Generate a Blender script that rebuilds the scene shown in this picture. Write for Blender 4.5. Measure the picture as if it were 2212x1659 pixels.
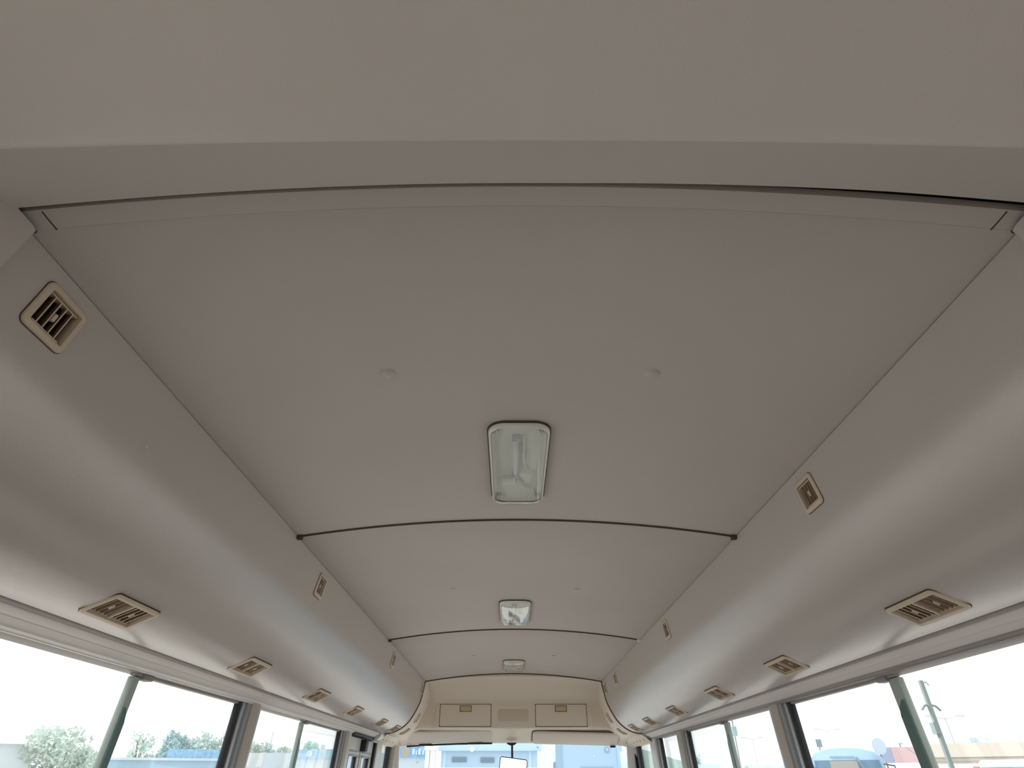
import bpy, bmesh, math, random
from mathutils import Vector, Matrix
random.seed(7)
for o in list(bpy.data.objects): bpy.data.objects.remove(o)
SC = bpy.context.scene
COL = SC.collection

# ------------------------------------------------------------------ camera, world, sun, exposure
CAMX, CAMZ = -0.015, 1.32
cam = bpy.data.cameras.new('camera'); camo = bpy.data.objects.new('camera', cam); COL.objects.link(camo)
cam.sensor_fit = 'HORIZONTAL'; cam.sensor_width = 36.0
cam.lens = 1240 / 2212 * 36.0
cam.shift_x = 2 / 2212
cam.clip_start = 0.02; cam.clip_end = 2000
camo.location = (CAMX, 0, CAMZ)
camo.rotation_euler = (math.radians(90 + 34.54), 0, 0)
SC.camera = camo

w = bpy.data.worlds.new('hazy_sky'); SC.world = w; w.use_nodes = True
nt = w.node_tree; nt.nodes.clear()
bg = nt.nodes.new('ShaderNodeBackground'); out = nt.nodes.new('ShaderNodeOutputWorld')
bg.inputs[0].default_value = (0.97, 0.985, 1.0, 1); bg.inputs[1].default_value = 0.85
nt.links.new(bg.outputs[0], out.inputs[0])

sun = bpy.data.lights.new('sun', 'SUN'); suno = bpy.data.objects.new('sun', sun); COL.objects.link(suno)
sun.energy = 4.5; sun.angle = math.radians(2.5); sun.color = (1.0, 0.965, 0.92)
suno.rotation_euler = Vector((-0.80, 0.30, 0.85)).to_track_quat('Z', 'Y').to_euler()   # high sun from the left and slightly ahead

vs = SC.view_settings
vs.view_transform = 'Standard'; vs.look = 'None'; vs.gamma = 1.0; vs.use_curve_mapping = False
vs.exposure = 0.78
SC.cycles.use_denoising = True
SC.cycles.max_bounces = 14; SC.cycles.diffuse_bounces = 8; SC.cycles.transparent_max_bounces = 24
SC.cycles.sample_clamp_indirect = 8.0

# ------------------------------------------------------------------ materials
def mat(name, col, rough=0.6, spec=0.4, metal=0.0, bump=0.0, bscale=300.0, var=0.0, vscale=3.0, coat=0.0):
    m = bpy.data.materials.new(name); m.use_nodes = True
    t = m.node_tree; p = t.nodes['Principled BSDF']
    p.inputs['Base Color'].default_value = (*col, 1); p.inputs['Roughness'].default_value = rough
    p.inputs['Specular IOR Level'].default_value = spec; p.inputs['Metallic'].default_value = metal
    p.inputs['Coat Weight'].default_value = coat
    tc = t.nodes.new('ShaderNodeTexCoord')
    if var > 0:
        n = t.nodes.new('ShaderNodeTexNoise'); n.inputs['Scale'].default_value = vscale; n.inputs['Detail'].default_value = 4
        r = t.nodes.new('ShaderNodeValToRGB')
        r.color_ramp.elements[0].position = 0.3; r.color_ramp.elements[1].position = 0.7
        r.color_ramp.elements[0].color = (*[c * (1 - var) for c in col], 1)
        r.color_ramp.elements[1].color = (*[min(1, c * (1 + var)) for c in col], 1)
        t.links.new(tc.outputs['Object'], n.inputs['Vector']); t.links.new(n.outputs['Fac'], r.inputs[0])
        t.links.new(r.outputs[0], p.inputs['Base Color'])
    if bump > 0:
        n2 = t.nodes.new('ShaderNodeTexNoise'); n2.inputs['Scale'].default_value = bscale; n2.inputs['Detail'].default_value = 2
        b = t.nodes.new('ShaderNodeBump'); b.inputs['Strength'].default_value = bump; b.inputs['Distance'].default_value = 0.001
        t.links.new(tc.outputs['Object'], n2.inputs['Vector']); t.links.new(n2.outputs['Fac'], b.inputs['Height'])
        t.links.new(b.outputs[0], p.inputs['Normal'])
    return m

def glass(name, tint, dust=0.0, dustcol=(0.9, 0.93, 0.93), refl=1.0, dscale=2.0, grough=0.02):
    """thin pane: clear transmission, fresnel reflection and a film of dust"""
    m = bpy.data.materials.new(name); m.use_nodes = True
    t = m.node_tree; t.nodes.clear()
    o = t.nodes.new('ShaderNodeOutputMaterial'); tr = t.nodes.new('ShaderNodeBsdfTransparent')
    tr.inputs[0].default_value = (*tint, 1)
    gl = t.nodes.new('ShaderNodeBsdfGlossy'); gl.inputs['Roughness'].default_value = grough
    lw = t.nodes.new('ShaderNodeLayerWeight'); lw.inputs[0].default_value = 0.5
    pw = t.nodes.new('ShaderNodeMath'); pw.operation = 'POWER'; pw.inputs[1].default_value = 5.0
    t.links.new(lw.outputs['Facing'], pw.inputs[0])
    mul = t.nodes.new('ShaderNodeMath'); mul.operation = 'MULTIPLY_ADD'; mul.inputs[1].default_value = 0.9 * refl; mul.inputs[2].default_value = 0.04 * refl
    mul.use_clamp = True
    t.links.new(pw.outputs[0], mul.inputs[0])
    mx = t.nodes.new('ShaderNodeMixShader')
    t.links.new(mul.outputs[0], mx.inputs[0]); t.links.new(tr.outputs[0], mx.inputs[1]); t.links.new(gl.outputs[0], mx.inputs[2])
    last = mx
    if dust > 0:
        tl = t.nodes.new('ShaderNodeBsdfTranslucent'); tl.inputs[0].default_value = (*dustcol, 1)
        tc = t.nodes.new('ShaderNodeTexCoord'); n = t.nodes.new('ShaderNodeTexNoise')
        n.inputs['Scale'].default_value = dscale; n.inputs['Detail'].default_value = 5
        mr = t.nodes.new('ShaderNodeMapRange'); mr.inputs['From Min'].default_value = 0.3; mr.inputs['From Max'].default_value = 0.75
        mr.inputs['To Min'].default_value = dust * 0.4; mr.inputs['To Max'].default_value = dust
        t.links.new(tc.outputs['Object'], n.inputs['Vector']); t.links.new(n.outputs['Fac'], mr.inputs['Value'])
        m2 = t.nodes.new('ShaderNodeMixShader')
        t.links.new(mr.outputs[0], m2.inputs[0]); t.links.new(mx.outputs[0], m2.inputs[1]); t.links.new(tl.outputs[0], m2.inputs[2])
        last = m2
    t.links.new(last.outputs[0], o.inputs[0])
    return m

M = {}
M['ceiling'] = mat('ceiling_vinyl', (0.58, 0.53, 0.50), 0.60, 0.3, bump=0.25, bscale=500, var=0.025, vscale=2.5)
M['rear'] = mat('rear_cover_vinyl', (0.70, 0.645, 0.61), 0.38, 0.35, bump=0.3, bscale=450, var=0.025, vscale=3)
M['duct'] = mat('duct_plastic', (0.53, 0.49, 0.465), 0.27, 1.0, bump=0.12, bscale=500, var=0.02, vscale=2.0)
M['header'] = mat('header_trim', (0.76, 0.71, 0.69), 0.40, 0.5)
M['beige'] = mat('moulded_beige', (0.80, 0.72, 0.63), 0.5, 0.35, bump=0.12, bscale=500)
M['beige_dk'] = mat('recess_shade_beige', (0.66, 0.575, 0.46), 0.5, 0.35)
M['handle'] = mat('latch_tan', (0.60, 0.47, 0.27), 0.4, 0.4)
M['vent'] = mat('vent_beige', (0.66, 0.555, 0.44), 0.45, 0.4)
M['slat'] = mat('slat_shaded_brown', (0.30, 0.20, 0.145), 0.42, 0.4)  # self-shadow of the blade faces put into this brown
M['cavity'] = mat('vent_cavity', (0.07, 0.042, 0.03), 0.8, 0.2)
M['seam'] = mat('seam_rubber_brown', (0.10, 0.068, 0.05), 0.7, 0.2)
M['gap'] = mat('gap_black', (0.012, 0.010, 0.009), 0.9, 0.1)
M['rubber'] = mat('black_rubber', (0.018, 0.022, 0.028), 0.5, 0.4)
M['seal'] = mat('grey_seal', (0.30, 0.275, 0.265), 0.5, 0.4)
M['alu'] = mat('window_aluminium', (0.66, 0.69, 0.72), 0.32, 0.5, metal=0.6)
M['alu_grey'] = mat('window_grey_frame', (0.34, 0.38, 0.42), 0.4, 0.5)
M['silver'] = mat('white_silver_frame', (0.78, 0.77, 0.75), 0.35, 0.5)
M['pillar'] = mat('pillar_trim', (0.50, 0.46, 0.42), 0.45, 0.4)
M['stile'] = mat('stile_grey_green', (0.42, 0.50, 0.46), 0.3, 0.5)
M['stile_dk'] = mat('stile_dark_green', (0.065, 0.145, 0.125), 0.3, 0.5)
M['pane'] = glass('side_glass', (0.97, 0.985, 0.98), 0.02)
M['screen'] = glass('windscreen_glass', (0.90, 0.97, 0.99), 0.012)
M['lens'] = glass('lamp_lens', (0.97, 0.98, 0.97), 0.10, (0.9, 0.92, 0.9), refl=1.2, grough=0.04)
M['tray'] = mat('lamp_tray', (0.80, 0.81, 0.77), 0.35, 0.5)
M['lamp_rim'] = mat('lamp_rim', (0.80, 0.81, 0.77), 0.25, 0.6, coat=0.5)
M['bulb'] = mat('bulb_frosted', (0.82, 0.84, 0.86), 0.2, 0.6)
M['metal'] = mat('bright_metal', (0.75, 0.76, 0.78), 0.25, 0.5, metal=1.0)
M['mirror'] = mat('mirror_silver', (0.90, 0.88, 0.83), 0.03, 0.5, metal=1.0)
M['cap'] = mat('screw_cap', (0.56, 0.53, 0.49), 0.45, 0.4)
M['white'] = mat('white_clip', (0.85, 0.84, 0.82), 0.4, 0.4)
M['visor'] = mat('visor_vinyl', (0.74, 0.67, 0.59), 0.55, 0.3)
M['visor2'] = mat('visor_vinyl_grey', (0.66, 0.62, 0.56), 0.55, 0.3)
M['floor'] = mat('floor_vinyl', (0.24, 0.225, 0.215), 0.6, 0.3, var=0.05, vscale=6)
M['wall'] = mat('wall_lining', (0.55, 0.51, 0.47), 0.6, 0.3)
M['shell'] = mat('body_shell_paint', (0.75, 0.73, 0.68), 0.5, 0.3)
M['door'] = mat('door_white', (0.80, 0.80, 0.78), 0.4, 0.4)

# ------------------------------------------------------------------ mesh helpers
class MB:
    def __init__(s): s.v = []; s.f = []
    def add(s, vs, fs):
        b = len(s.v); s.v += [tuple(p) for p in vs]; s.f += [tuple(b + i for i in f) for f in fs]
    def hexa(s, p):   # 8 corners: bottom 4, top 4
        s.add(p, [(3, 2, 1, 0), (4, 5, 6, 7), (0, 1, 5, 4), (1, 2, 6, 5), (2, 3, 7, 6), (3, 0, 4, 7)])
    def box(s, x0, x1, y0, y1, z0, z1):
        s.hexa([(x0, y0, z0), (x1, y0, z0), (x1, y1, z0), (x0, y1, z0), (x0, y0, z1), (x1, y0, z1), (x1, y1, z1), (x0, y1, z1)])
    def tube(s, pts, r, n=8, cap=True):
        pts = [Vector(p) for p in pts]; rings = []
        rr = r if isinstance(r, (list, tuple)) else [r] * len(pts)
        for i, p in enumerate(pts):
            d = (pts[min(i + 1, len(pts) - 1)] - pts[max(i - 1, 0)]).normalized()
            a = d.orthogonal().normalized() if i == 0 else (rings_a - d * rings_a.dot(d)).normalized()
            rings_a = a; b = d.cross(a)
            rings.append([p + (a * math.cos(2 * math.pi * k / n) + b * math.sin(2 * math.pi * k / n)) * rr[i] for k in range(n)])
        vs = [q for R in rings for q in R]; fs = []
        for i in range(len(pts) - 1):
            for k in range(n): fs.append((i * n + k, i * n + (k + 1) % n, (i + 1) * n + (k + 1) % n, (i + 1) * n + k))
        if cap: fs += [tuple(reversed(range(n))), tuple(range((len(pts) - 1) * n, len(pts) * n))]
        s.add(vs, fs)
    def poly_extrude(s, poly, axis, a0, a1):
        """poly: 2D points; axis 'x': (y,z) swept in x; 'y': (x,z) swept in y; 'z': (x,y) swept in z"""
        n = len(poly)
        def mk(p, a): return {'x': (a, p[0], p[1]), 'y': (p[0], a, p[1]), 'z': (p[0], p[1], a)}[axis]
        vs = [mk(p, a0) for p in poly] + [mk(p, a1) for p in poly]
        s.add(vs, [tuple(range(n)), tuple(reversed(range(n, 2 * n)))] + [(i, i + n, (i + 1) % n + n, (i + 1) % n) for i in range(n)])
    def sheet(s, rows, closed=False):
        n = len(rows[0]); vs = [p for r in rows for p in r]; fs = []
        for i in range(len(rows) - 1):
            for k in range(n - (0 if closed else 1)):
                fs.append((i * n + k, i * n + (k + 1) % n, (i + 1) * n + (k + 1) % n, (i + 1) * n + k))
        s.add(vs, fs)
    def build(s, name, m, parent=None, smooth=False, bevel=0.0, seg=2, loc=None, angle=40):
        me = bpy.data.meshes.new(name); me.from_pydata(s.v, [], s.f)
        bm = bmesh.new(); bm.from_mesh(me)
        bmesh.ops.recalc_face_normals(bm, faces=bm.faces)
        if bevel > 0:
            es = [e for e in bm.edges if len(e.link_faces) == 2 and e.calc_face_angle(0) > 0.6]
            bmesh.ops.bevel(bm, geom=es, offset=bevel, segments=seg, affect='EDGES', profile=0.5, clamp_overlap=True)
        bm.to_mesh(me); bm.free()
        me.materials.append(m)
        if smooth or bevel > 0:
            me.polygons.foreach_set('use_smooth', [True] * len(me.polygons))
            me.set_sharp_from_angle(angle=math.radians(angle))
        o = bpy.data.objects.new(name, me); COL.objects.link(o)
        if parent: o.parent = parent
        if loc: o.location = loc
        return o

def tag(o, label=None, cat=None, group=None, kind=None):
    if label: o['label'] = label
    if cat: o['category'] = cat
    if group: o['group'] = group
    if kind: o['kind'] = kind
    return o
def empty(name, loc=(0, 0, 0), mw=None):
    o = bpy.data.objects.new(name, None); COL.objects.link(o); o.empty_display_size = 0.05
    if mw is not None: o.matrix_world = mw
    else: o.location = loc
    return o
def copy_tree(o, parent=None):
    c = o.copy(); COL.objects.link(c); c.parent = parent
    for ch in list(o.children): copy_tree(ch, c)
    return c
def rrect(w2, h2, r, n=5):
    pts = []
    for cx, cy, a0 in ((w2 - r, h2 - r, 0), (-w2 + r, h2 - r, 90), (-w2 + r, -h2 + r, 180), (w2 - r, -h2 + r, 270)):
        for i in range(n + 1):
            a = math.radians(a0 + 90 * i / n); pts.append((cx + r * math.cos(a), cy + r * math.sin(a)))
    return pts
def lerp_tab(tab, x):
    if x <= tab[0][0]: return tab[0][1]
    for (a, b), (c, d) in zip(tab, tab[1:]):
        if x <= c: return b + (d - b) * (x - a) / (c - a)
    return tab[-1][1]
def H(h): return CAMZ + h          # height above the eye -> world z

# ------------------------------------------------------------------ cross-section of the cabin
XE, HE, HC = 0.572, 0.523, 0.569                       # ceiling edge, its height, crown
def ceil_h(x): return HC - (HC - HE) * (x / XE) ** 2
PROF_K = [(0.5715, 0.5212), (0.5775, 0.488), (0.5850, 0.450), (0.5915, 0.4190), (0.6020, 0.389), (0.620, 0.353), (0.645, 0.312), (0.672, 0.282),
          (0.702, 0.260), (0.735, 0.2445), (0.768, 0.2355), (0.798, 0.2325)]
def catmull(P, n):
    out = []
    Q = [(2 * P[0][0] - P[1][0], 2 * P[0][1] - P[1][1])] + P + [(2 * P[-1][0] - P[-2][0], 2 * P[-1][1] - P[-2][1])]
    for i in range(1, len(Q) - 2):
        for k in range(n):
            t = k / n
            out.append(tuple(0.5 * (2 * Q[i][j] + (Q[i + 1][j] - Q[i - 1][j]) * t + (2 * Q[i - 1][j] - 5 * Q[i][j] + 4 * Q[i + 1][j] - Q[i + 2][j]) * t * t
                                    + (3 * Q[i][j] - Q[i - 1][j] - 3 * Q[i + 1][j] + Q[i + 2][j]) * t ** 3) for j in (0, 1)))
    out.append(P[-1]); return out
PROF = catmull(PROF_K, 6)
SL = [0.0]
for a, b in zip(PROF, PROF[1:]): SL.append(SL[-1] + math.hypot(b[0] - a[0], b[1] - a[1]))
def prof_at(s):
    if s <= 0: return PROF[0]
    for i in range(len(SL) - 1):
        if s <= SL[i + 1]:
            t = (s - SL[i]) / (SL[i + 1] - SL[i]); a, b = PROF[i], PROF[i + 1]
            return (a[0] + (b[0] - a[0]) * t, a[1] + (b[1] - a[1]) * t)
    return PROF[-1]
def s_of_x(x):
    for i in range(len(PROF) - 1):
        if PROF[i + 1][0] >= x:
            t = (x - PROF[i][0]) / (PROF[i + 1][0] - PROF[i][0]); return SL[i] + t * (SL[i + 1] - SL[i])
    return SL[-1]
PX = [(p[0], p[1]) for p in PROF]
def section(x):
    x = abs(x)
    return ceil_h(x) if x < XE else lerp_tab(PX, x)

Y_REAR, Y_GAP, Y_S1, Y_S2, Y_S3, Y_WS = -1.0, 0.415, 1.462, 2.817, 4.160, 4.86

# ------------------------------------------------------------------ body shell, floor, walls
ZT = H(0.2080)                                        # top of the window openings
ZB = H(-0.56)                                         # bottom of the window openings
def xw(z): return 0.86 + 0.06 * (ZT - z)
def wall_prism(mb, side, y0, y1, z0, z1, o0, o1):
    x00, x01, x10, x11 = xw(z0) + o0, xw(z0) + o1, xw(z1) + o0, xw(z1) + o1
    mb.hexa([(side * x00, y0, z0), (side * x01, y0, z0), (side * x01, y1, z0), (side * x00, y1, z0),
             (side * x10, y0, z1), (side * x11, y0, z1), (side * x11, y1, z1), (side * x10, y1, z1)])

mb = MB(); mb.box(-1.0, 1.0, Y_REAR - 0.05, 5.4, -0.06, 0.0)
tag(mb.build('floor', M['floor']), kind='structure')
for side, nm in ((-1, 'wall_left'), (1, 'wall_right')):
    mb = MB(); wall_prism(mb, side, Y_REAR - 0.05, 5.3, 0.0, ZB, 0.0, 0.07)
    tag(mb.build(nm, M['wall']), kind='structure')
mb = MB()
mb.box(-0.93, 0.93, Y_REAR - 0.05, Y_REAR, 0.0, H(-0.45)); mb.box(-0.93, 0.93, Y_REAR - 0.05, Y_REAR, H(0.16), H(0.76))
for s in (-1, 1): mb.box(min(s * 0.66, s * 0.93), max(s * 0.66, s * 0.93), Y_REAR - 0.05, Y_REAR, H(-0.45), H(0.16))
tag(mb.build('wall_rear', M['wall']), kind='structure')
mb = MB(); mb.box(-0.95, 0.95, 5.30, 5.36, 0.0, H(-0.62))
tag(mb.build('wall_front', M['wall']), kind='structure')
# outer roof skin
half = [(0.918, 0.209), (0.955, 0.24), (0.965, 0.45), (0.93, 0.60), (0.82, 0.68), (0.55, 0.73), (0.0, 0.755)]
path = [(-x, h) for x, h in half] + [(x, h) for x, h in reversed(half[:-1])]
mb = MB()
mb.sheet([[(x, y, H(h)) for x, h in path] for y in (Y_REAR - 0.05, 5.0)])
n = len(path)
mb.add([(x, 5.0, H(h)) for x, h in path] + [(0.80, 5.0, H(0.225)), (-0.80, 5.0, H(0.225))], [tuple(range(n + 2))])
tag(mb.build('roof_shell', M['shell']), kind='structure', label='outer roof skin of the bus', cat='roof')

# ------------------------------------------------------------------ ceiling
ceil = empty('ceiling', (0, 0, 0)); tag(ceil, kind='structure', label='grey vinyl bus ceiling in four arched panels', cat='ceiling')
XC = [-0.60 + 1.20 * i / 40 for i in range(41)]
def arch_panel(name, y0, y1, m, drop=0.0, lip=0.006, xs=XC, hf=ceil_h):
    mb = MB()
    ys = [(y0, lip), (y0 + 0.002, lip * 0.4), (y0 + 0.008, 0.0)] + [(y0 + 0.008 + (y1 - y0 - 0.016) * i / 8, 0.0) for i in range(1, 8)] + [(y1 - 0.008, 0.0), (y1 - 0.002, lip * 0.4), (y1, lip)]
    mb.sheet([[(x, y, H(hf(x) - drop + l)) for x in xs] for y, l in ys] + [[(x, y1, H(hf(x) - drop + 0.02)) for x in xs], [(x, y0, H(hf(x) - drop + 0.02)) for x in xs], [(x, y0, H(hf(x) - drop + lip)) for x in xs]])
    return mb.build(name, m, ceil, smooth=True)
panels = []
# narrow strip behind a fine joint, then the three long panels
p = arch_panel('ceiling_panel', Y_GAP + 0.006, 0.4478, M['ceiling'], lip=0.0005)
panels.append(p)
p = arch_panel('ceiling_panel', 0.4480, Y_S1 - 0.003, M['ceiling'], lip=0.0005); panels.append(p)
p = arch_panel('ceiling_panel', Y_S1 + 0.003, Y_S2 - 0.003, M['ceiling']); panels.append(p)
p = arch_panel('ceiling_panel', Y_S2 + 0.003, Y_S3 - 0.003, M['ceiling']); panels.append(p)
for ys in (Y_S1, Y_S2):
    mb = MB(); xs = [-0.570 + 1.14 * i / 36 for i in range(37)]
    ring = [(-0.003, 0.008), (-0.003, -0.0033), (0.002, -0.0033), (0.002, 0.008)]
    mb.sheet([[(x, ys + dy, H(ceil_h(x) + dz)) for x in xs] for dy, dz in ring], False)
    tag(mb.build('seam_strip', M['seam'], ceil), label='thin brown joint strip between ceiling panels')
    for sx in (-1, 1):
        mb = MB(); mb.box(sx * 0.566 - 0.007, sx * 0.566 + 0.007, ys - 0.010, ys + 0.006, H(ceil_h(0.566)) - 0.010, H(ceil_h(0.566)) + 0.004)
        mb.build('joint_end_clip', M['white'] if (ys == Y_S2 and sx > 0) else M['seam'], ceil, bevel=0.002)
# fine notches at the rear corners of the ceiling
for sx in (-1, 1):
    mb = MB()
    mb.box(min(sx * 0.5435, sx * 0.5447), max(sx * 0.5435, sx * 0.5447), Y_GAP + 0.008, 0.449, H(ceil_h(0.544)) - 0.0007, H(ceil_h(0.544)) + 0.004)
    mb.build('corner_joint', M['seam'], ceil)
    mb = MB()
    mb.box(min(sx * 0.5655, sx * 0.568), max(sx * 0.5655, sx * 0.568), Y_GAP + 0.0, 0.449, H(ceil_h(0.567)) - 0.003, H(ceil_h(0.567)) + 0.004)
    mb.build('corner_joint', M['seam'], ceil)
# screw caps
for i, yy in enumerate((0.785, 2.115, 3.46)):
    for sx in (-1, 1):
        x = sx * 0.222; mb = MB(); rows = []
        for r, dz in ((0.0, -0.0045), (0.007, -0.0042), (0.0115, -0.0025), (0.013, 0.0), (0.0135, 0.004)):
            rows.append([(x + r * math.cos(2 * math.pi * k / 20), yy + r * math.sin(2 * math.pi * k / 20), H(ceil_h(x)) + dz) for k in range(20)])
        mb.sheet(rows, True); mb.build('screw_cap', M['cap'], panels[i + 1], smooth=True)

# ------------------------------------------------------------------ rear ceiling cover (in front of which the long gap runs)
rc = empty('rear_ceiling_cover', (0, 0.2, H(0.45)))
tag(rc, 'wide pale grey dropped cover over the rear of the bus, nearest the camera', 'ceiling cover')
def rp(mb_fn, name, m, **k):
    o = mb_fn.build(name, m, None, **k); o.parent = rc; o.matrix_parent_inverse = Matrix.Translation(-Vector((0, 0.2, H(0.45)))); return o
def rear_h(x): return 0.450 - 0.012 * (x / 0.43) ** 2
XR = [-0.70 + 1.40 * i / 48 for i in range(49)]
mb = MB()
rows = [[(x, y, H(rear_h(x) + 0.02 * max(0, (-y) / 1.0))) for x in XR] for y in (Y_REAR, -0.6, -0.3, 0.0, 0.15, 0.24, 0.275)]
# rounded nose
for a in (15, 30, 45):
    t = math.radians(a); rows.append([(x, 0.281 + 0.010 * math.sin(t), H(rear_h(x) + 0.010 * (1 - math.cos(t)))) for x in XR])
mb.sheet(rows)
rp(mb, 'underside_panel', M['rear'], smooth=True)
mb = MB()
y0r, dz0 = 0.281 + 0.010 * math.sin(math.radians(45)), 0.010 * (1 - math.cos(math.radians(45)))
def gap_w(x): return 0.002 + 0.006 * min(1.0, max(0.0, (x - 0.05) / 0.35))
rows = []
for i in range(9):
    t = i / 8
    rows.append([(x, y0r + (Y_GAP - gap_w(x) - y0r) * t, H((rear_h(x) + dz0) * (1 - t) + (ceil_h(min(abs(x), 0.60)) - 0.004) * t)) for x in XR])
rows.append([(x, Y_GAP - gap_w(x) + 0.001, H(ceil_h(min(abs(x), 0.60)) + 0.02)) for x in XR])
mb.sheet(rows)
rp(mb, 'front_slope', M['ceiling'], smooth=True)
mb = MB()
xs = [-0.60 + 1.2 * i / 30 for i in range(31)]
mb.sheet([[(x, Y_GAP - 0.01, H(ceil_h(x) + 0.012)) for x in xs], [(x, Y_GAP + 0.02, H(ceil_h(x) + 0.012)) for x in xs]])
rp(mb, 'gap_liner', M['gap'])
for sx in (-1, 1):      # side wings that overlap the ducts
    mb = MB(); rows = []
    prof = [prof_at(SL[-1] * i / 20) for i in range(21)]
    for y, d in ((Y_REAR, 0.013), (0.40, 0.013), (0.436, 0.013), (0.444, 0.010), (0.448, 0.003), (0.448, -0.01)):
        r = []
        for i, (x, h) in enumerate(prof):
            a = prof[max(i - 1, 0)]; b = prof[min(i + 1, 20)]
            tx, th = b[0] - a[0], b[1] - a[1]; L = math.hypot(tx, th); nx, nh = th / L, -tx / L
            r.append((sx * (x + nx * d), y, H(h + nh * d)))
        rows.append(r)
    mb.sheet(rows); rp(mb, 'side_wing', M['ceiling'], smooth=True)

# ------------------------------------------------------------------ overhead ducts with openings for the vents
S_UP, S_LO = s_of_x(0.5808), s_of_x(0.7225)
VW_UP, VH_UP = 0.072, 0.064       # along the bus, along the section
VW_LO, VH_LO = 0.146, 0.068
Y_D0 = 0.42
UP = {-1: [0.540, 1.743, 3.018, 4.098], 1: [1.070, 2.345, 3.645, 4.072]}
LO = {-1: [1.095, 1.722, 2.370, 2.965, 3.600, 4.045], 1: [1.068, 1.700, 2.300, 2.940, 3.510, 3.970]}
for side, word in ((-1, 'left'), (1, 'right')):
    holes = [(S_UP - VH_UP / 2 + 0.008, S_UP + VH_UP / 2 - 0.008, y - VW_UP / 2 + 0.008, y + VW_UP / 2 - 0.008) for y in UP[side]]
    holes += [(S_LO - VH_LO / 2 + 0.008, S_LO + VH_LO / 2 - 0.008, y - VW_LO / 2 + 0.008, y + VW_LO / 2 - 0.008) for y in LO[side]]
    ss = sorted(set([round(SL[-1] * i / 40, 5) for i in range(41)] + [round(h[k], 5) for h in holes for k in (0, 1)]))
    yy = sorted(set([Y_D0 + (Y_S3 - 0.004 - Y_D0) * i / 30 for i in range(31)] + [h[k] for h in holes for k in (2, 3)]))
    mb = MB(); V = []
    for y in yy:
        for s in ss:
            x, h = prof_at(s); V.append((side * x, y, H(h)))
    F = []; ns = len(ss)
    for i in range(len(yy) - 1):
        ym = (yy[i] + yy[i + 1]) / 2
        for k in range(ns - 1):
            sm = (ss[k] + ss[k + 1]) / 2
            if any(h[0] < sm < h[1] and h[2] < ym < h[3] for h in holes): continue
            F.append((i * ns + k, i * ns + k + 1, (i + 1) * ns + k + 1, (i + 1) * ns + k))
    mb.add(V, F)
    d = empty('overhead_duct', (side * 0.70, 1.6, H(0.26)))
    tag(d, 'long curved grey plastic air duct above the %s windows' % word, 'air duct', 'overhead air ducts')
    inv = Matrix.Translation((-side * 0.70, -1.6, -H(0.26)))
    o = mb.build('duct_skin', M['duct'], d, smooth=True); o.matrix_parent_inverse = inv
    if side < 0:
        fx, fh_ = prof_at(s_of_x(0.589)); mb = MB(); mb.tube([(-fx + 0.0005, 0.800, H(fh_ + 0.002)), (-fx + 0.0005, 0.802, H(fh_ - 0.001)), (-fx + 0.0008, 0.801, H(fh_ - 0.0035))], 0.0009, 6)
        o = mb.build('paint_fleck', M['white'], d); o.matrix_parent_inverse = inv
    mb = MB()      # turned-up lower lip
    mb.sheet([[(side * x, y, H(h)) for x, h in ((0.798, 0.2325), (0.8005, 0.2345), (0.8008, 0.246))] for y in (Y_D0, Y_S3 - 0.004)])
    o = mb.build('lower_lip', M['duct'], d, smooth=True); o.matrix_parent_inverse = inv

# ------------------------------------------------------------------ header trims above the side windows
Y_HE = {-1: 4.10, 1: 4.17}
for side, nm in ((-1, 'trim_1'), (1, 'trim_2')):
    t = empty(nm, (0, 0, 0)); tag(t, kind='structure', label='pale window header trim along the %s side under the duct' % ('left' if side < 0 else 'right'), cat='trim')
    y1 = Y_HE[side]
    mb = MB(); mb.sheet([[(side * x, y, H(h)) for x, h in ((0.797, 0.243), (0.830, 0.243))] for y in (Y_REAR, y1)])
    mb.build('groove_liner', M['seam'], t)
    mb = MB(); pr = [(0.8025, 0.240), (0.8025, 0.2325), (0.805, 0.2305), (0.810, 0.2295), (0.8125, 0.231), (0.8125, 0.240)]
    mb.sheet([[(side * x, y, H(h)) for x, h in pr] for y in (Y_REAR, y1)]); mb.build('sealing_strip', M['seal'], t, smooth=True)
    mb = MB(); pr = [(0.8155, 0.242), (0.8155, 0.2285), (0.8175, 0.2265), (0.8320, 0.2200), (0.8335, 0.2180), (0.8350, 0.2180), (0.8480, 0.2100)]
    mb.sheet([[(side * x, y, H(h)) for x, h in pr] for y in (Y_REAR, y1)]); mb.build('header_panel', M['header'], t, smooth=True, angle=25)
    mb = MB(); pr = [(0.8480, 0.2100), (0.8490, 0.2070), (0.8505, 0.2065), (0.8555, 0.2042), (0.8570, 0.2020), (0.8600, 0.2015), (0.8620, 0.2110), (0.9250, 0.2110)]
    mb.sheet([[(side * x, y, H(h)) for x, h in pr] for y in (Y_REAR, y1)]); mb.build('lower_bead', M['silver'] if side < 0 else M['seal'], t, smooth=True, angle=25)

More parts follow.
